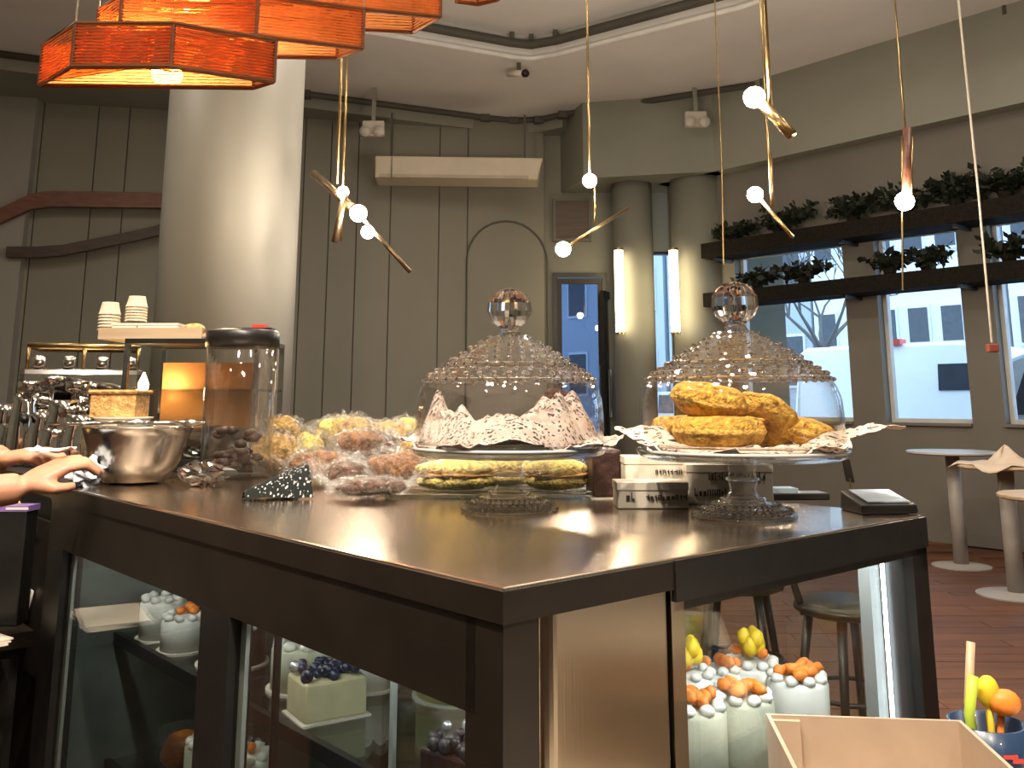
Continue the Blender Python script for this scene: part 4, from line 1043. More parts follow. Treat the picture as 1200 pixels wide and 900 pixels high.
# glass tray with sandwiches
p = onz(585, 584, TOPZ); tray_loc = p
o = thing('glass_tray', 'oblong clear glass tray under the yellow sandwiches', 'tray', p+Vector((0, .05, 0)), .0)
MB().prism([(-.19, -.055), (.17, -.055), (.185, -.04), (.185, .055), (.17, .07), (-.19, .07), (-.205, .055), (-.205, -.04)], 0.001, .007).build('plate', M_shelfglass, o)
MB().tube([(-.19, -.055, .01), (.17, -.055, .01), (.185, -.04, .01), (.185, .055, .01), (.17, .07, .01), (-.19, .07, .01), (-.205, .055, .01), (-.205, -.04, .01)], .004, 8, closed=True).build('rim', M_crystal, o, smooth=True)
def sandwich(lab, u, z, ln, seed, dy=0.):
    q = Vector((tray_loc.x+(u-585)/1100*1.66, tray_loc.y+.055+dy, TOPZ+z))
    o = thing('sandwich', lab, 'sandwich', q, random.Random(seed).uniform(-.08, .08), 'yellow sandwiches in clear wrap')
    MB().ball((0, 0, .015), .030, 24, 12, (ln/.03, 1.05, .55), .1, 60, seed).build('bread_base', M_bread, o, smooth=True)
    MB().ball((0, 0, .026), .030, 24, 10, (ln/.03*.98, 1.08, .20), .5, 120, seed+3).build('filling', M_filling, o, smooth=True)
    MB().ball((0, 0, .037), .030, 24, 12, (ln/.03, 1.05, .62), .1, 60, seed+5).build('bread_top', M_bread, o, smooth=True)
    MB().ball((0, 0, .030), .037, 30, 14, (ln/.034, 1.05, 1.02), .16, 70, seed+8).build('clear_wrap', M_film, o)
sandwich('long yellow sandwich at the left of the glass tray', 530, .010, .072, 1)
sandwich('yellow sandwich at the right of the glass tray', 655, .010, .060, 2)
sandwich('yellow sandwich standing at the back of the glass tray', 590, .012, .055, 3, .055)

# printed cream boxes behind the right stand
def carton(lab, u0, u1, v1, v0, Y, dp, rows, z0=TOPZ, rz=0.):
    a = at(u0, v1, Y); b = at(u1, v0, Y)
    w_ = b.x-a.x; h_ = (v1-v0)/1100*Y
    o = thing('printed_carton', lab, 'box', (a.x, Y, z0), rz, 'cream printed cartons')
    MB().box(0, w_, 0, dp, 0, h_).build('carton', M_cream, o, bevel=.002)
    MB().box(-.001, w_+.001, -.001, dp+.001, h_-.012, h_+.001).build('lid', M_cream, o, bevel=.001)
    rnd = random.Random(int(u0)); k = MB()
    for zz, hh_, x0, x1 in rows:
        x = x0*w_
        while x < x1*w_:
            lw = rnd.uniform(.003, .006)
            t = rnd.randint(0, 3); z_ = zz*h_
            if t == 0: k.box(x, x+.0016, -.0022, -.0012, z_, z_+hh_); k.box(x, x+lw, -.0022, -.0012, z_, z_+.0018)
            elif t == 1: k.box(x, x+lw, -.0022, -.0012, z_+hh_*.4, z_+hh_*.4+.002); k.box(x+lw-.0016, x+lw, -.0022, -.0012, z_, z_+hh_*.8)
            elif t == 2: k.box(x, x+lw, -.0022, -.0012, z_, z_+hh_*.6)
            else: k.box(x, x+.0016, -.0022, -.0012, z_, z_+hh_*.8); k.box(x+lw-.0016, x+lw, -.0022, -.0012, z_, z_+hh_*.8); k.box(x, x+lw, -.0022, -.0012, z_+hh_*.7, z_+hh_*.8)
            x += lw+.0022
    k.build('print', M_ink, o)
    return o
carton('low cream printed carton at the front left behind the right stand', 724, 806, 592, 563, 1.535, .07, ((.35, .012, .12, .22), (.35, .010, .40, .95)))
carton('wide cream printed carton behind the stem of the right stand', 806, 905, 590, 546, 1.60, .07, ((.22, .013, .08, .5), (.62, .013, .25, .9)))
carton('tall cream carton behind the low printed carton', 733, 803, 582, 531, 1.625, .06, ((.62, .010, .5, .95),))
# dark cake slab and black napkin block
p = onz(712, 586, TOPZ); o = thing('chocolate_slab', 'dark chocolate cake slab between the two stands', 'cake', p+Vector((0, .05, 0)), .1)
MB().box(-.026, .026, -.03, .05, .002, .085).build('cake', M_darkcake, o, bevel=.006); MB().box(-.032, .032, -.036, .056, 0, .002).build('cake_board', M_cream, o)

# payment terminal and card holder at the right end
p = onz(1036, 601, TOPZ); o = thing('payment_terminal', 'black payment terminal with pale screen at the right end of the counter', 'payment terminal', p, .12)
MB().add([(-.045, -.02, 0), (.045, -.02, 0), (.045, .055, 0), (-.045, .055, 0), (-.045, -.02, .014), (.045, -.02, .014), (.042, .055, .030), (-.042, .055, .030)],
         [(3, 2, 1, 0), (4, 5, 6, 7), (0, 1, 5, 4), (1, 2, 6, 5), (2, 3, 7, 6), (3, 0, 4, 7)]).build('terminal_body', M_black, o, bevel=.003)
MB().add([(-.032, -.012, .0165), (.036, -.012, .0165), (.036, .047, .0290), (-.032, .047, .0290), (-.032, -.012, .0185), (.036, -.012, .0185), (.036, .047, .031), (-.032, .047, .031)],
         [(3, 2, 1, 0), (4, 5, 6, 7), (0, 1, 5, 4), (1, 2, 6, 5), (2, 3, 7, 6), (3, 0, 4, 7)]).build('screen', M_screen, o)
MB().box(.045, .056, .0, .03, 0.0, .006).build('terminal_cable', M_black, o)
p = onz(998, 594, TOPZ); o = thing('card_holder', 'small dark card on a thin rod beside the payment terminal', 'card holder', p)
MB().lathe([(.014, 0), (.014, .003)], 16).build('base', M_black, o)
MB().tube([(0, 0, .003), (0, 0, .045)], .0015, 6).build('rod', M_brass, o)
MB().add([(-.006, 0, .040), (.008, 0, .038), (.002, 0, .075), (-.011, 0, .077), (-.006, .002, .040), (.008, .002, .038), (.002, .002, .075), (-.011, .002, .077)],
         [(0, 1, 2, 3), (7, 6, 5, 4), (0, 1, 5, 4), (1, 2, 6, 5), (2, 3, 7, 6), (3, 0, 4, 7)]).build('card', M_darkbrown, o)
p = onz(945, 588, TOPZ); o = thing('napkin_box', 'low black napkin box behind the right stand', 'napkin holder', p+Vector((0, .02, 0)), .1)
MB().box(-.06, .05, 0, .05, 0, .012).build('tray', M_black, o, bevel=.002); MB().box(-.05, -.005, .005, .045, .012, .020).build('napkins', M_screen, o)

# ================================================================== LEFT END OF THE COUNTER
p = onz(158, 566, TOPZ); bowl = thing('mixing_bowl', 'steel mixing bowl on the left end of the counter', 'bowl', p)
MB().lathe([(.042, .0), (.064, .005), (.090, .045), (.106, .098), (.111, .114), (.115, .116), (.111, .118), (.104, .112), (.098, .096), (.083, .045), (.060, .010), (.0, .008)], 48, cap1=False).build('bowl', M_bowl, bowl, smooth=True)
for k, (u, rz_, lab, m_) in enumerate(((120, .3, 'steel spoon lying across the left of the mixing bowl', M_chrome), (190, -.2, 'steel spatula lying across the right of the mixing bowl', M_chrome))):
    o = thing('serving_spoon', lab, 'spoon', p+Vector(((u-158)/1100*1.97, -.01, .121)), rz_)
    MB().tube([(-.11, 0, .0), (.03, 0, .004)], .004, 8).build('handle', m_, o, smooth=True)
    MB().ball((.06, 0, .004), .035, 14, 8, (1, .6, .22)).build('spoon_head', m_, o, smooth=True)
# tall glass jar with black lid
p = onz(276, 560, TOPZ); jar = thing('glass_jar', 'tall glass jar with a black lid left of the wrapped pastries', 'jar', p)
MB().lathe([(.074, 0), (.080, .006), (.080, .295), (.077, .297), (.077, .008), (.0, .006)], 40, cap1=False).build('jar_glass', M_dome, jar, smooth=True)
MB().lathe([(.083, .292), (.083, .325), (.078, .330)], 32).build('lid', M_black, jar, smooth=True); MB().box(-.03, .07, -.02, .02, .33, .336).build('lid_label', M_darkbrown, jar)
MB().box(.025, .055, -.02, .02, .336, .343).build('red_clip', M_red, jar)
f = MB()
rnd = random.Random(4)
for k in range(26):
    a = rnd.uniform(0, 2*PI); q = .055*math.sqrt(rnd.random()); f.ball((q*math.cos(a), q*math.sin(a), .02+rnd.random()*.09), .016, 8, 6, (1, .7, .6), .3, 90, k)
f.build('coffee_beans', M_darkcake, jar, smooth=True)
# crumpled foil and tongs by the jar
p = onz(238, 570, TOPZ); o = thing('foil_wrap', 'crumpled silver foil on the counter below the jar', 'foil', p)
MB().ball((0, 0, .024), .030, 20, 12, (1.7, .9, .75), .6, 90, 5).build('foil', M_chrome, o)
p = onz(222, 552, TOPZ); o = thing('foil_wrap', 'dark crumpled foil pack behind the silver foil', 'foil', p)
MB().ball((0, 0, .030), .034, 20, 12, (1.5, .9, .8), .6, 90, 8).build('foil', mat('dark_foil', (.12, .11, .10), .2, 1.), o)

# back counter for the coffee equipment, beyond the left end of the case
bc = thing('back_counter', 'dark back counter behind the display case carrying the coffee equipment', 'counter', CORNER, ANG)
MB().box(.03, .90, CL+.02, CL+1.15, .91, .95).build('worktop', M_darkbrown, bc, bevel=.003)
MB().box(.05, .88, CL+.05, CL+1.13, .0, .91).build('cabinet_body', M_black, bc)
for k in range(2): 
    d_ = MB().box(.035, .05, CL+.08+k*.52, CL+.56+k*.52, .12, .86).build('cabinet_door', M_darkbrown, bc)
    MB().box(.02, .035, CL+.25+k*.52, CL+.38+k*.52, .80, .815).build('handle', M_chrome, d_)
# glass warming box with copper liner, tray and cups
Yb = 2.30
def pz_(v, Y): return EYE-(v-470)/1100*Y
a = at(140, 480, Yb); b = at(300, 480, Yb); ztop = pz_(397, Yb)
wb_ = thing('warming_cabinet', 'small glass warming cabinet with glowing copper back behind the bowl', 'warming cabinet', ((a.x+b.x)/2, Yb, TOPZ), .0)
w2_ = (b.x-a.x)/2; hh = ztop-TOPZ
MB().box(-w2_, w2_, 0, .26, 0, .03).build('base', M_black, wb_); MB().box(-w2_, w2_, 0, .26, hh-.012, hh).build('top_panel', M_black, wb_)
for sx in (-w2_, w2_-.012):
    for sy in (0, .248): MB().box(sx, sx+.012, sy, sy+.012, .03, hh-.012).build('corner_post', M_chrome, wb_)
MB().box(-w2_+.012, w2_-.012, .005, .008, .03, hh-.012).build('glass_front', M_glass, wb_)
MB().box(-w2_+.012, w2_-.06, .235, .245, .10, hh-.05).build('copper_back', M_copper, wb_)
MB().box(-w2_+.004, w2_-.004, .012, .24, hh*.60, hh*.60+.006).build('glass_shelf', M_shelfglass, wb_)
fx = at(168, 452, Yb+.12); 
MB().lathe([(.012, .03), (.012, fx.z-TOPZ-.022), (.008, fx.z-TOPZ-.02)], 12, c=(fx.x-(a.x+b.x)/2, .12, 0)).build('candle', M_cream, wb_, smooth=True)
MB().lathe([(.001, -.022), (.012, -.008), (.013, .004), (.006, .022), (.001, .034)], 12, c=(fx.x-(a.x+b.x)/2, .12, fx.z-TOPZ)).build('flame', M_flame, wb_, smooth=True)
# dark loaf in front inside
MB().ball((.03, .1, .07), .06, 18, 10, (1.4, .8, .65), .2, 40, 2).build('dark_loaf', M_darkcake, wb_, smooth=True)
# tray on top with cartons and cup stacks
ty = Yb+.10
tray = thing('wooden_tray', 'pale wooden tray on top of the warming cabinet', 'tray', (at(190, 390, ty).x, ty, ztop), 0)
MB().box(-.13, .13, -.08, .10, 0, .008).box(-.13, .13, -.08, -.073, .008, .028).box(-.13, .13, .093, .10, .008, .028).build('tray', M_tan, tray)
def cup_stack(u, v0, v1, Y, lab, n=6):
    zb = pz_(v1, Y); zt_ = pz_(v0, Y); c = at(u, v1, Y)
    o = thing('paper_cup_stack', lab, 'cup stack', (c.x, Y, zb), 0, 'stacked paper cups')
    h = zt_-zb; cupm = printed('printed_cup_paper', (.72, .62, .46), (.10, .05, .03), 120, .6, scale=60)
    for k in range(n):
        z_ = h*(k/n)*.62; hh_ = h*.42
        MB().lathe([(.020, z_+hh_), (.021, z_+hh_-.004), (.026, z_+.004), (.0275, z_+.003), (.0275, z_), (.024, z_)], 20, cap1=False).build('cup', cupm, o, smooth=True, uv=lambda co, i: (math.atan2(co.y, co.x)*.3, co.z*6))
cup_stack(127, 352, 388, ty, 'stack of printed paper cups on the left of the tray')
cup_stack(159, 345, 377, ty, 'taller stack of printed paper cups in the middle of the tray')
for u0, u1, v0, v1, lab in ((166, 214, 376, 390, 'low cream pastry box on the wooden tray'), (136, 166, 377, 390, 'small cream box under the taller cup stack')):
    c0 = at(u0, v1, ty); c1 = at(u1, v0, ty)
    o = thing('pastry_box', lab, 'box', (c0.x, ty-.03, ztop+.008), 0)
    MB().box(0, c1.x-c0.x, 0, .08, 0, .030).build('box_body', M_cream, o, bevel=.002); MB().box(-.001, c1.x-c0.x+.001, -.001, .081, .030, .036).build('lid', M_cream, o)
c0 = at(230, 388, ty); o = thing('bread_roll', 'brown bread roll at the right end of the wooden tray', 'bread', (c0.x, ty-.02, ztop+.008))
MB().ball((0, 0, .018), .024, 16, 10, (1.3, .9, .75), .15, 60, 2).build('crust', M_golden, o, smooth=True)
# wicker basket on a stack in front of the cabinet
Yw = 2.12
c0 = at(140, 487, Yw); o = thing('wicker_basket', 'honey coloured wicker basket left of the candle flame', 'basket', (c0.x, Yw, pz_(488, Yw)))
MB().box(-.050, .050, -.04, .04, 0, .008).box(-.050, .050, -.04, -.034, .008, .055).box(-.050, .050, .034, .04, .008, .055).box(-.050, -.044, -.034, .034, .008, .055).box(.044, .050, -.034, .034, .008, .055).build('basket_body', M_wicker, o)
MB().tube([(-.052, -.042, .055), (.052, -.042, .055), (.052, .042, .055), (-.052, .042, .055)], .005, 6, closed=True).build('basket_rim', M_wicker, o)
o = thing('plate_stack', 'stack of cream plates under the wicker basket', 'plates', (c0.x+.01, Yw, TOPZ))
zz = pz_(488, Yw)-TOPZ; n = 9
for k in range(n): 
    z_ = zz*k/n; MB().lathe([(.035, z_), (.062, z_+zz/n*.7), (.064, z_+zz/n*.95), (.03, z_+zz/n*.95)], 28).build('plate', M_cream, o, smooth=True)
# espresso machine
Ye = 2.78
c0 = at(96, 540, Ye)
em = thing('espresso_machine', 'chrome espresso machine with brass cup rail at the left behind the counter', 'espresso machine', (c0.x-.02, Ye, TOPZ), math.radians(20))
hm = pz_(432, Ye)-TOPZ
MB().box(-.17, .17, -.02, .24, .0, .035).build('drip_tray', M_chrome, em, bevel=.004)
MB().box(-.16, .16, .12, .24, .035, hm).build('machine_body', M_black, em, bevel=.01)
MB().box(-.17, .17, -.02, .25, hm-.075, hm).build('machine_head', M_chrome, em, bevel=.018)
for x in (-.10, .0, .10):
    g = MB().lathe([(.032, hm-.115), (.036, hm-.10), (.036, hm-.075)], 24, c=(x, .03, 0)).build('group_head', M_chrome, em, smooth=True)
    MB().lathe([(.02, hm-.15), (.034, hm-.145), (.035, hm-.118)], 20, c=(x, .03, 0)).build('filter_basket', M_chrome, g, smooth=True)
    MB().tube([(x, .0, hm-.132), (x+.03, -.10, hm-.15)], [.009, .012], 10).build('portafilter_handle', M_black, g, smooth=True)
for x in (-.15, .15): MB().tube([(x, .0, hm-.06), (x, -.05, hm-.08), (x+.01, -.06, hm-.2)], .006, 8).build('steam_wand', M_chrome, em, smooth=True)
for x in (-.12, -.04, .05, .13): MB().lathe([(.012, 0), (.018, .01), (.018, .03), (.010, .036)], 16, c=(x, .0, hm-.0)).build('valve_knob', M_chrome, em, smooth=True)
zr = pz_(406, Ye)-TOPZ
MB().tube([(-.15, .0, zr), (.15, .0, zr), (.15, .22, zr), (-.15, .22, zr)], .008, 8, closed=True).build('cup_rail', M_brass, em, smooth=True)
for x in (-.15, 0, .15): MB().tube([(x, .0, hm), (x, .0, zr)], .005, 8).build('rail_post', M_brass, em, smooth=True)
rnd = random.Random(12)
for k in range(7):   # cups and jugs standing in front of the machine
    u = (8, 30, 52, 76, 96, 14, 66)[k]; v = (482, 470, 492, 478, 496, 505, 512)[k]; Yk = (2.66, 2.55, 2.50, 2.42, 2.30, 2.62, 2.40)[k]
    labs = ('chrome milk jug at the left edge of the photo', 'chrome milk jug below the espresso machine, second from the left', 'chrome sugar pot in front of the espresso machine', 'chrome milk jug below the brass rail', 'chrome pot beside the mixing bowl', 'low chrome cup at the left photo edge above the hand', 'low chrome cup above the fingertips')
    c0 = at(u, v, Yk); zb = max(c0.z-.05, TOPZ)
    o = thing('milk_jug', labs[k], 'jug', (c0.x, Yk, TOPZ), rnd.uniform(-1, 1), 'chrome jugs and pots')
    h = max(c0.z-TOPZ+.02, .05); r = rnd.uniform(.034, .046)
    MB().lathe([(r, 0), (r*1.1, h*.2), (r*1.0, h*.6), (r*.8, h*.85), (r*.92, h), (r*.86, h), (r*.72, h*.85), (r*.9, h*.3), (0, .01)], 22, cap1=False).build('jug_body', M_chrome, o, smooth=True)
    MB().tube([(r*.85, 0, h*.85), (r*1.9, 0, h*.8), (r*1.9, 0, h*.35), (r*1.05, 0, h*.25)], .004, 8).build('handle', M_chrome, o, smooth=True)
for k, (u, v, Yk, rz_, lab) in enumerate(((36, 452, 2.52, .4, 'portafilter with black handle on the pot below the brass rail, furthest left'), (62, 446, 2.50, -.5, 'portafilter with black handle under the middle of the brass rail'), (92, 452, 2.44, .9, 'portafilter with black handle nearest the wicker basket'), (24, 486, 2.56, -1.0, 'portafilter lying low above the left hand'), (84, 482, 2.40, -.3, 'portafilter lying low left of the mixing bowl'))):
    c0 = at(u, v, Yk); o = thing('portafilter', lab, 'portafilter', c0, rz_, 'portafilters on a rack')
    MB().lathe([(.020, -.018), (.030, -.012), (.033, .010), (.030, .012), (.026, -.006)], 20).build('filter_head', M_chrome, o, smooth=True)
    MB().tube([(.03, 0, 0), (.055, 0, .0)], .007, 8).build('neck', M_chrome, o, smooth=True)
    MB().tube([(.055, 0, 0), (.085, 0, -.004), (.125, 0, -.012)], [.010, .013, .010], 10).build('handle', M_black, o, smooth=True)
    MB().tube([(0, 0, -.015), (0, 0, TOPZ-c0.z)], .006, 8).build('rack_peg', M_chrome, o, smooth=True)
    MB().lathe([(.030, TOPZ-c0.z), (.030, TOPZ-c0.z+.006)], 16).build('rack_foot', M_black, o)
p = cw(.03, 1.33); o = thing('napkin_pile', 'crumpled pale blue napkins at the left corner of the counter', 'napkins', p)
MB().ball((0, 0, .028), .028, 20, 12, (1.2, 1., 1.), .6, 90, 11).build('napkin', mat('pale_blue_tissue', (.62, .66, .72), .8), o)

# low side cabinet left of the case with its clutter
sc_ = thing('side_cabinet', 'dark low side cabinet at the left edge of the photo', 'cabinet', CORNER, ANG)
MB().box(-.40, -.01, CL+.10, CL+.75, 0, .62).build('cabinet_body', M_black, sc_)
MB().box(-.42, .01, CL+.08, CL+.77, .62, .65).build('worktop', M_darkbrown, sc_)
MB().box(-.38, -.03, CL+.085, CL+.10, .05, .60).build('cabinet_door', M_shelfwood, sc_)
o = thing('paper_stack', 'sheets of cream paper lying on the low side cabinet', 'paper', (-1.10, 1.95, .65), -.75)
for k in range(3): MB().box(-.10, .10, -.075, .06, k*.004, k*.004+.003).build('sheet', M_cream, o, rz=.06*k)
for k, (u, v, m_, lab) in enumerate(((12, 610, M_cream, 'cream bread basket below the hands'), (30, 690, M_white, 'white cup on the low side cabinet'), (8, 670, M_tan, 'tan paper bag at the left photo edge'))):
    c0 = at(u, v, 2.14)
    o = thing(('bread_basket', 'white_cup', 'tan_bag')[k], lab, ('basket', 'cup', 'bag')[k], (c0.x-.03, 2.14, .65))
    h = c0.z-.65+.02
    if k == 0:
        MB().lathe([(.04, 0), (.05, h-.02), (.055, h), (.05, h), (.04, h-.03)], 20).build('basket_body', M_darkbrown, o, smooth=True)
        for q in range(6):
            a = q*PI/3; MB().ball((.03*math.cos(a), .03*math.sin(a), h+.01), .022, 10, 8, (1, .7, .8), .2, 80, q).build('bread_piece', M_bread, o, smooth=True)
    elif k == 1:
        MB().lathe([(.02, 0), (.03, h), (.028, h), (.018, .006)], 20, cap1=True).build('cup_body', M_white, o, smooth=True)
        MB().tube([(.028, 0, h*.8), (.045, 0, h*.7), (.04, 0, h*.3), (.024, 0, h*.25)], .004, 8).build('handle', M_white, o, smooth=True)
    else:
        MB().ball((0, 0, h*.5), h*.5, 16, 12, (.5, .4, 1), .2, 30, 3).build('bag', M_tan, o, smooth=True)
c0 = at(22, 590, 2.10); o = thing('lidded_box', 'dark box with a purple lid below the hands', 'box', (c0.x, 2.10, .65))
MB().box(-.05, .03, -.02, .03, 0, c0.z-.665).build('box_body', M_black, o, bevel=.003); MB().box(-.03, .032, -.022, .032, c0.z-.665, c0.z-.653).build('lid', M_purple, o); MB().box(-.015, .034, -.0235, -.022, c0.z-.661, c0.z-.656).build('white_band', M_white, o)

# ================================================================== RIGHT SIDE: TABLES, STOOLS, LEDGE
def round_table(lab, p, r, h, topm, br=.165):
    o = thing('round_table', lab, 'table', (p.x, p.y, 0), 0, 'small round cafe tables')
    MB().lathe([(r-.015, h-.022), (r, h-.014), (r, h-.003), (r-.004, h)], 44).build('table_top', topm, o, smooth=False)
    MB().lathe([(.048, .02), (.046, h-.022)], 24).build('pillar', M_grey, o, smooth=True)
    MB().lathe([(br, 0), (br, .008), (.06, .022)], 36).build('base', M_grey, o)
    MB().lathe([(.10, h-.032), (.10, h-.022)], 20).build('top_flange', M_grey, o)
    return o
t1 = onz(1127, 664, 0); round_table('pale round table nearer the middle window', t1, .30, .775, M_tabletop, .19)
t2 = onz(1192, 698, 0); round_table('round table at the right edge covered by a beige cloth', t2, .27, .745, M_tan, .22)
o = thing('draped_cloth', 'beige cloth heaped on the round table at the right edge', 'cloth', (t2.x, t2.y, .746))
def fnc(i, j):
    a = 2*PI*i; R_ = (.285+.035*math.sin(5*a+.6))*j; x, y_ = R_*math.cos(a), R_*math.sin(a)
    z_ = .006+.10*max(0, 1-math.hypot(x-.02, y_+.02)/.13)*(1+.3*math.sin(3*a))+.004*math.sin(9*a)*j-(.03*max(0, (R_-.27)/.04))
    return (x, y_, z_)
mb = MB(); mb.grid(fnc, 50, 14); mb.build('cloth', mat('beige_linen', (.55, .46, .37), .85, bump=.1), o, smooth=True, solid=.003)
q = at(1215, 583, 4.6); round_table('tan topped round table just entering at the right edge', Vector((q.x+.12, 4.6, 0)), .28, pz_(576, 4.6), M_tan, .2)

def stool(lab, p, rz):
    o = thing('cafe_stool', lab, 'stool', (p.x, p.y, 0), rz, 'black cafe stools')
    MB().lathe([(.15, .44), (.17, .45), (.17, .465), (.15, .475)], 28).build('seat', M_black, o, smooth=True)
    for k in range(4):
        a = PI/4+k*PI/2; MB().tube([(.12*math.cos(a), .12*math.sin(a), .45), (.19*math.cos(a), .19*math.sin(a), 0)], [.016, .012], 8).build('leg', M_black, o, smooth=True)
    MB().torus((0, 0, .20), .155, .008, 28, 6).build('foot_ring', M_black, o, smooth=True)
    MB().tube([(-.15, .02, .44), (-.16, .10, .60), (-.10, .165, .70), (0, .18, .72), (.10, .165, .70), (.16, .10, .60), (.15, .02, .44)], .012, 8).build('back_hoop', M_black, o, smooth=True)
    return o
p = at(992, 700, 3.2); stool('black bentwood stool seen through the right glass of the case', Vector((p.x, 3.2, 0)), .3)
p = at(865, 720, 3.6); stool('second black bentwood stool seen through the case beside the steel panel', Vector((p.x, 3.6, 0)), -.4)

# ledge in front of the case, cardboard box, utensil cup
LZ = .690
lg = thing('serving_ledge', 'cream topped serving ledge in front of the right side of the case', 'counter', (0, 0, 0))
MB().prism([(.12, .72), (1.15, .72), (1.15, 1.205), (.46, 1.205), (.12, .94)], LZ-.03, LZ).build('worktop', M_cream, lg)
MB().prism([(.15, .75), (1.12, .75), (1.12, 1.17), (.48, 1.17), (.15, .92)], 0, LZ-.03).build('cabinet_body', M_shelfwood, lg)
bx = thing('cardboard_box', 'open kraft cardboard box in the lower right foreground', 'box', (.376, 1.0, LZ), math.radians(-6))
bw_, bd_, bh = .104, .10, .088
t_ = .004
MB().box(-bw_, bw_, -bd_, bd_, .001, t_).build('box_bottom', M_kraftlight, bx)
MB().box(-bw_, bw_, bd_-t_, bd_, t_, bh).build('box_side', M_kraft, bx)
MB().box(-bw_, bw_, -bd_, -bd_+t_, t_, bh*.55).build('box_side', M_kraft, bx)
MB().box(-bw_, -bw_+t_, -bd_+t_, bd_-t_, t_, bh).build('box_side', M_kraft, bx)
MB().box(bw_-t_, bw_, -bd_+t_, bd_-t_, t_, bh).build('box_side', M_kraft, bx)
MB().box(-bw_+t_, -bw_+.035, bd_-.010, bd_-t_, t_, bh-.004).build('corner_flap', M_kraft, bx)
cp = at(1158, 870, 1.13); cup = thing('utensil_cup', 'navy cup holding colourful utensils in the lower right corner', 'cup', (cp.x, 1.13, LZ))
MB().lathe([(.034, 0), (.037, .004), (.041, .074), (.038, .074), (.035, .008), (.0, .006)], 32, cap1=False).build('cup_body', M_blue, cup, smooth=True)
k = MB()
for x0, z_, x1 in ((-.012, .040, .0), (-.004, .048, .012), (.006, .044, .018)):
    k.box(x0, x1, -.0405, -.0385, z_, z_+.004)
k.build('red_lettering', M_red, cup)
MB().tube([(-.01, .0, .01), (-.014, .01, .09), (-.004, .012, .155)], .005, 8).build('wooden_stick', M_tan, cup, smooth=True)
MB().tube([(-.018, -.01, .01), (-.024, -.012, .085), (-.016, -.012, .125)], .006, 8).build('green_pen', M_lime, cup, smooth=True)
MB().ball((.005, .0, .105), .016, 12, 8, (.8, .6, 1.1)).tube([(.004, 0, .01), (.005, 0, .10)], .004, 6).build('yellow_scoop', M_yellow, cup, smooth=True)
MB().ball((.020, -.006, .095), .018, 12, 8, (1, .7, .8)).tube([(.01, 0, .01), (.018, 0, .09)], .004, 6).build('orange_scoop', M_carrot, cup, smooth=True)

# ================================================================== PERSON AT THE LEFT EDGE (hands in view)
per = thing('person', 'person in black at the left photo edge, hands holding a white napkin', 'person', (0, 0, 0))
Bx, By = -1.52, 1.45
H1 = at(74, 546, 1.72); 
def V(*a): return Vector(a)
wr1 = at(22, 572, 1.66); el1 = V(-1.22, 1.42, .93); sh1 = V(-1.46, 1.30, 1.32)
wr2 = at(4, 538, 1.80); el2 = V(-1.24, 1.80, .99); sh2 = V(-1.48, 1.62, 1.32)
b = MB()
b.tube([V(Bx, By, 1.30), V(Bx, By, 1.40), V(Bx+.01, By, 1.47)], [.075, .055, .052], 14)
b.ball(V(Bx+.03, By, 1.57), .098, 20, 16, (.95, .80, 1.18))
b.ball(V(Bx+.128, By, 1.555), .016, 10, 8, (1, .8, 1.3))
for s_ in (-1, 1): b.ball(V(Bx+.02, By+s_*.082, 1.565), .02, 8, 8, (.7, .4, 1.2))
b.tube([V(Bx, By, .88), V(Bx, By, 1.05), V(Bx, By, 1.22), V(Bx, By, 1.34)], [.145, .135, .150, .10], 18)
for sh, el, wr in ((sh1, el1, wr1), (sh2, el2, wr2)):
    b.tube([V(Bx, (By+sh.y)/2, 1.32), sh, (sh+el)/2, el], [.07, .055, .048, .042], 12)
    b.tube([el, el*.6+wr*.4, wr], [.043, .040, .027], 12)
for s_ in (-1, 1):
    b.tube([V(Bx, By+s_*.09, .90), V(Bx+.02, By+s_*.10, .48), V(Bx, By+s_*.10, .09)], [.085, .058, .042], 12)
    b.tube([V(Bx-.05, By+s_*.10, .04), V(Bx+.16, By+s_*.11, .03)], [.04, .03], 10)
def hand(b, wr, d, upv, curl, thumb_s):
    d = d.normalized(); side = d.cross(upv).normalized(); n = side.cross(d).normalized()
    palm = wr+d*.045
    for k in range(4):
        y_ = (k-1.5)*.017
        b.tube([wr+side*y_*.5, palm+side*y_*1.0], [.013, .013], 8)
        L_ = (.060, .070, .072, .058)[k]; p0 = wr+d*.080+side*y_
        b.tube([palm+side*y_*.9, p0, p0+(d*math.cos(curl*.5)-n*math.sin(curl*.5))*L_*.5, p0+(d*math.cos(curl*.5)-n*math.sin(curl*.5))*L_*.5+(d*math.cos(curl*1.5)-n*math.sin(curl*1.5))*L_*.5], [.012, .0098, .0088, .0070], 8)
    t0 = wr+d*.02+side*thumb_s*.022; t1 = t0+(d*.6+side*thumb_s*.5-n*.4)*.042; t2 = t1+(d*.85-n*.35)*.036
    b.tube([wr+d*.01, t0, t1, t2], [.014, .013, .0105, .008], 8)
hand(b, wr1, at(75, 545, 1.70)-wr1, V(0, -.25, 1), .75, 1)
hand(b, wr2, at(62, 530, 1.76)-wr2, V(0, -.2, 1), .55, -1)
bo = b.build('body', M_skin, per, smooth=True)
r_ = bo.modifiers.new('join', 'REMESH'); r_.mode = 'VOXEL'; r_.voxel_size = .0048; r_.use_smooth_shade = True
s_ = bo.modifiers.new('smooth', 'SMOOTH'); s_.iterations = 3; s_.factor = .5
c_ = MB()
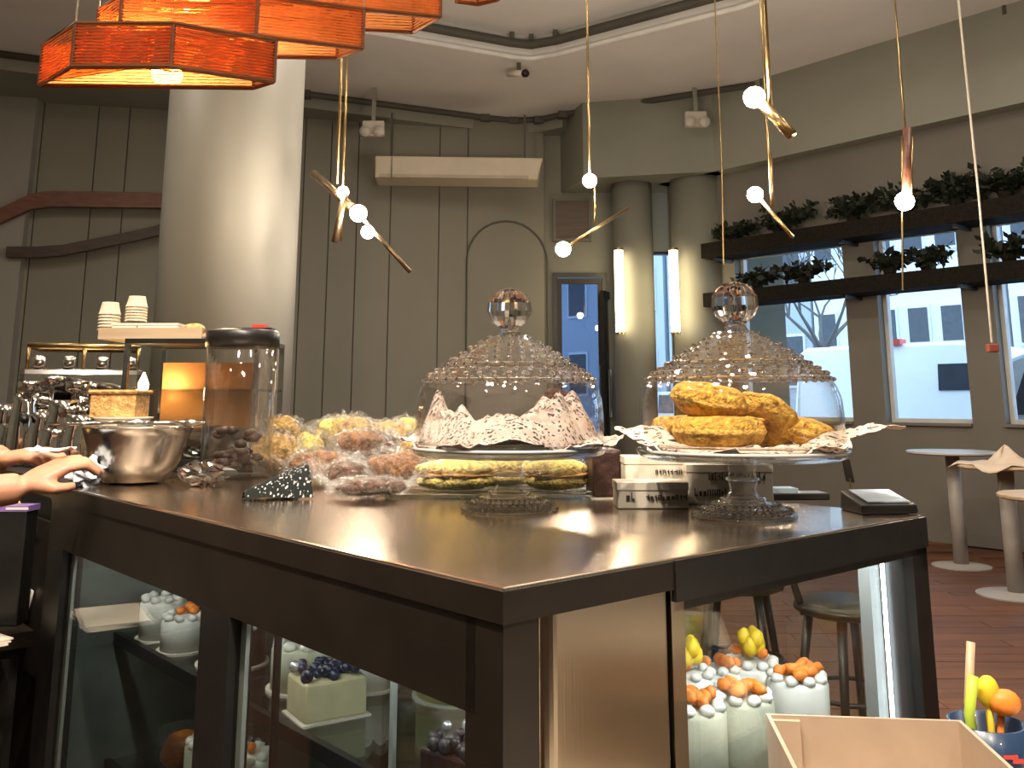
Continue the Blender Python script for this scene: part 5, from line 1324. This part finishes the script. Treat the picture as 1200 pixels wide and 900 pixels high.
c_.tube([V(Bx, By, .84), V(Bx, By, 1.05), V(Bx, By, 1.22), V(Bx, By, 1.35), V(Bx, By, 1.385)], [.160, .152, .166, .115, .08], 20)
for sh, el in ((sh1, el1), (sh2, el2)): c_.tube([V(Bx, (By+sh.y)/2, 1.31), sh, sh*.45+el*.55], [.085, .072, .066], 14)
so = c_.build('shirt', M_blackcloth, per, smooth=True); r_ = so.modifiers.new('join', 'REMESH'); r_.mode = 'VOXEL'; r_.voxel_size = .012; r_.use_smooth_shade = True
c_ = MB()
c_.ball(V(Bx, By, .88), .158, 18, 12, (1, 1.05, .75))
for sg in (-1, 1): c_.tube([V(Bx, By+sg*.085, .90), V(Bx+.02, By+sg*.10, .48), V(Bx, By+sg*.10, .06)], [.105, .078, .066], 14)
so = c_.build('trousers', M_denim, per, smooth=True); r_ = so.modifiers.new('join', 'REMESH'); r_.mode = 'VOXEL'; r_.voxel_size = .012; r_.use_smooth_shade = True
c_ = MB(); c_.ball(V(Bx+.0, By, 1.60), .112, 20, 14, (.95, .85, 1.05), .08, 30); c_.ball(V(Bx-.09, By, 1.55), .06, 14, 10)
so = c_.build('hair', M_hair, per, smooth=True)
for sg in (-1, 1):
    MB().ball(V(Bx+.115, By+sg*.032, 1.58), .012, 10, 8).build('eye', M_white, per, smooth=True)
    MB().tube([V(Bx-.06, By+sg*.10, .035), V(Bx+.08, By+sg*.105, .035), V(Bx+.18, By+sg*.11, .03)], [.045, .045, .032], 12).build('shoe', M_black, per, smooth=True)
MB().box(-.002, .006, -.022, .022, -.004, .004).build('mouth', M_red, per, loc=V(Bx+.115, By, 1.515))
nap = thing('napkin', 'white paper napkin held in the hands at the left edge', 'napkin', at(60, 528, 1.73))
mb = MB(); mb.grid(lambda i, j: ((i-.5)*.07, (j-.5)*.05, .008*noise.noise(Vector((i*3, j*3, 1)))+.02*(i-.5)**2), 10, 8); mb.build('sheet', mat('white_tissue', (.80, .80, .82), .8), nap, smooth=True, solid=.001)
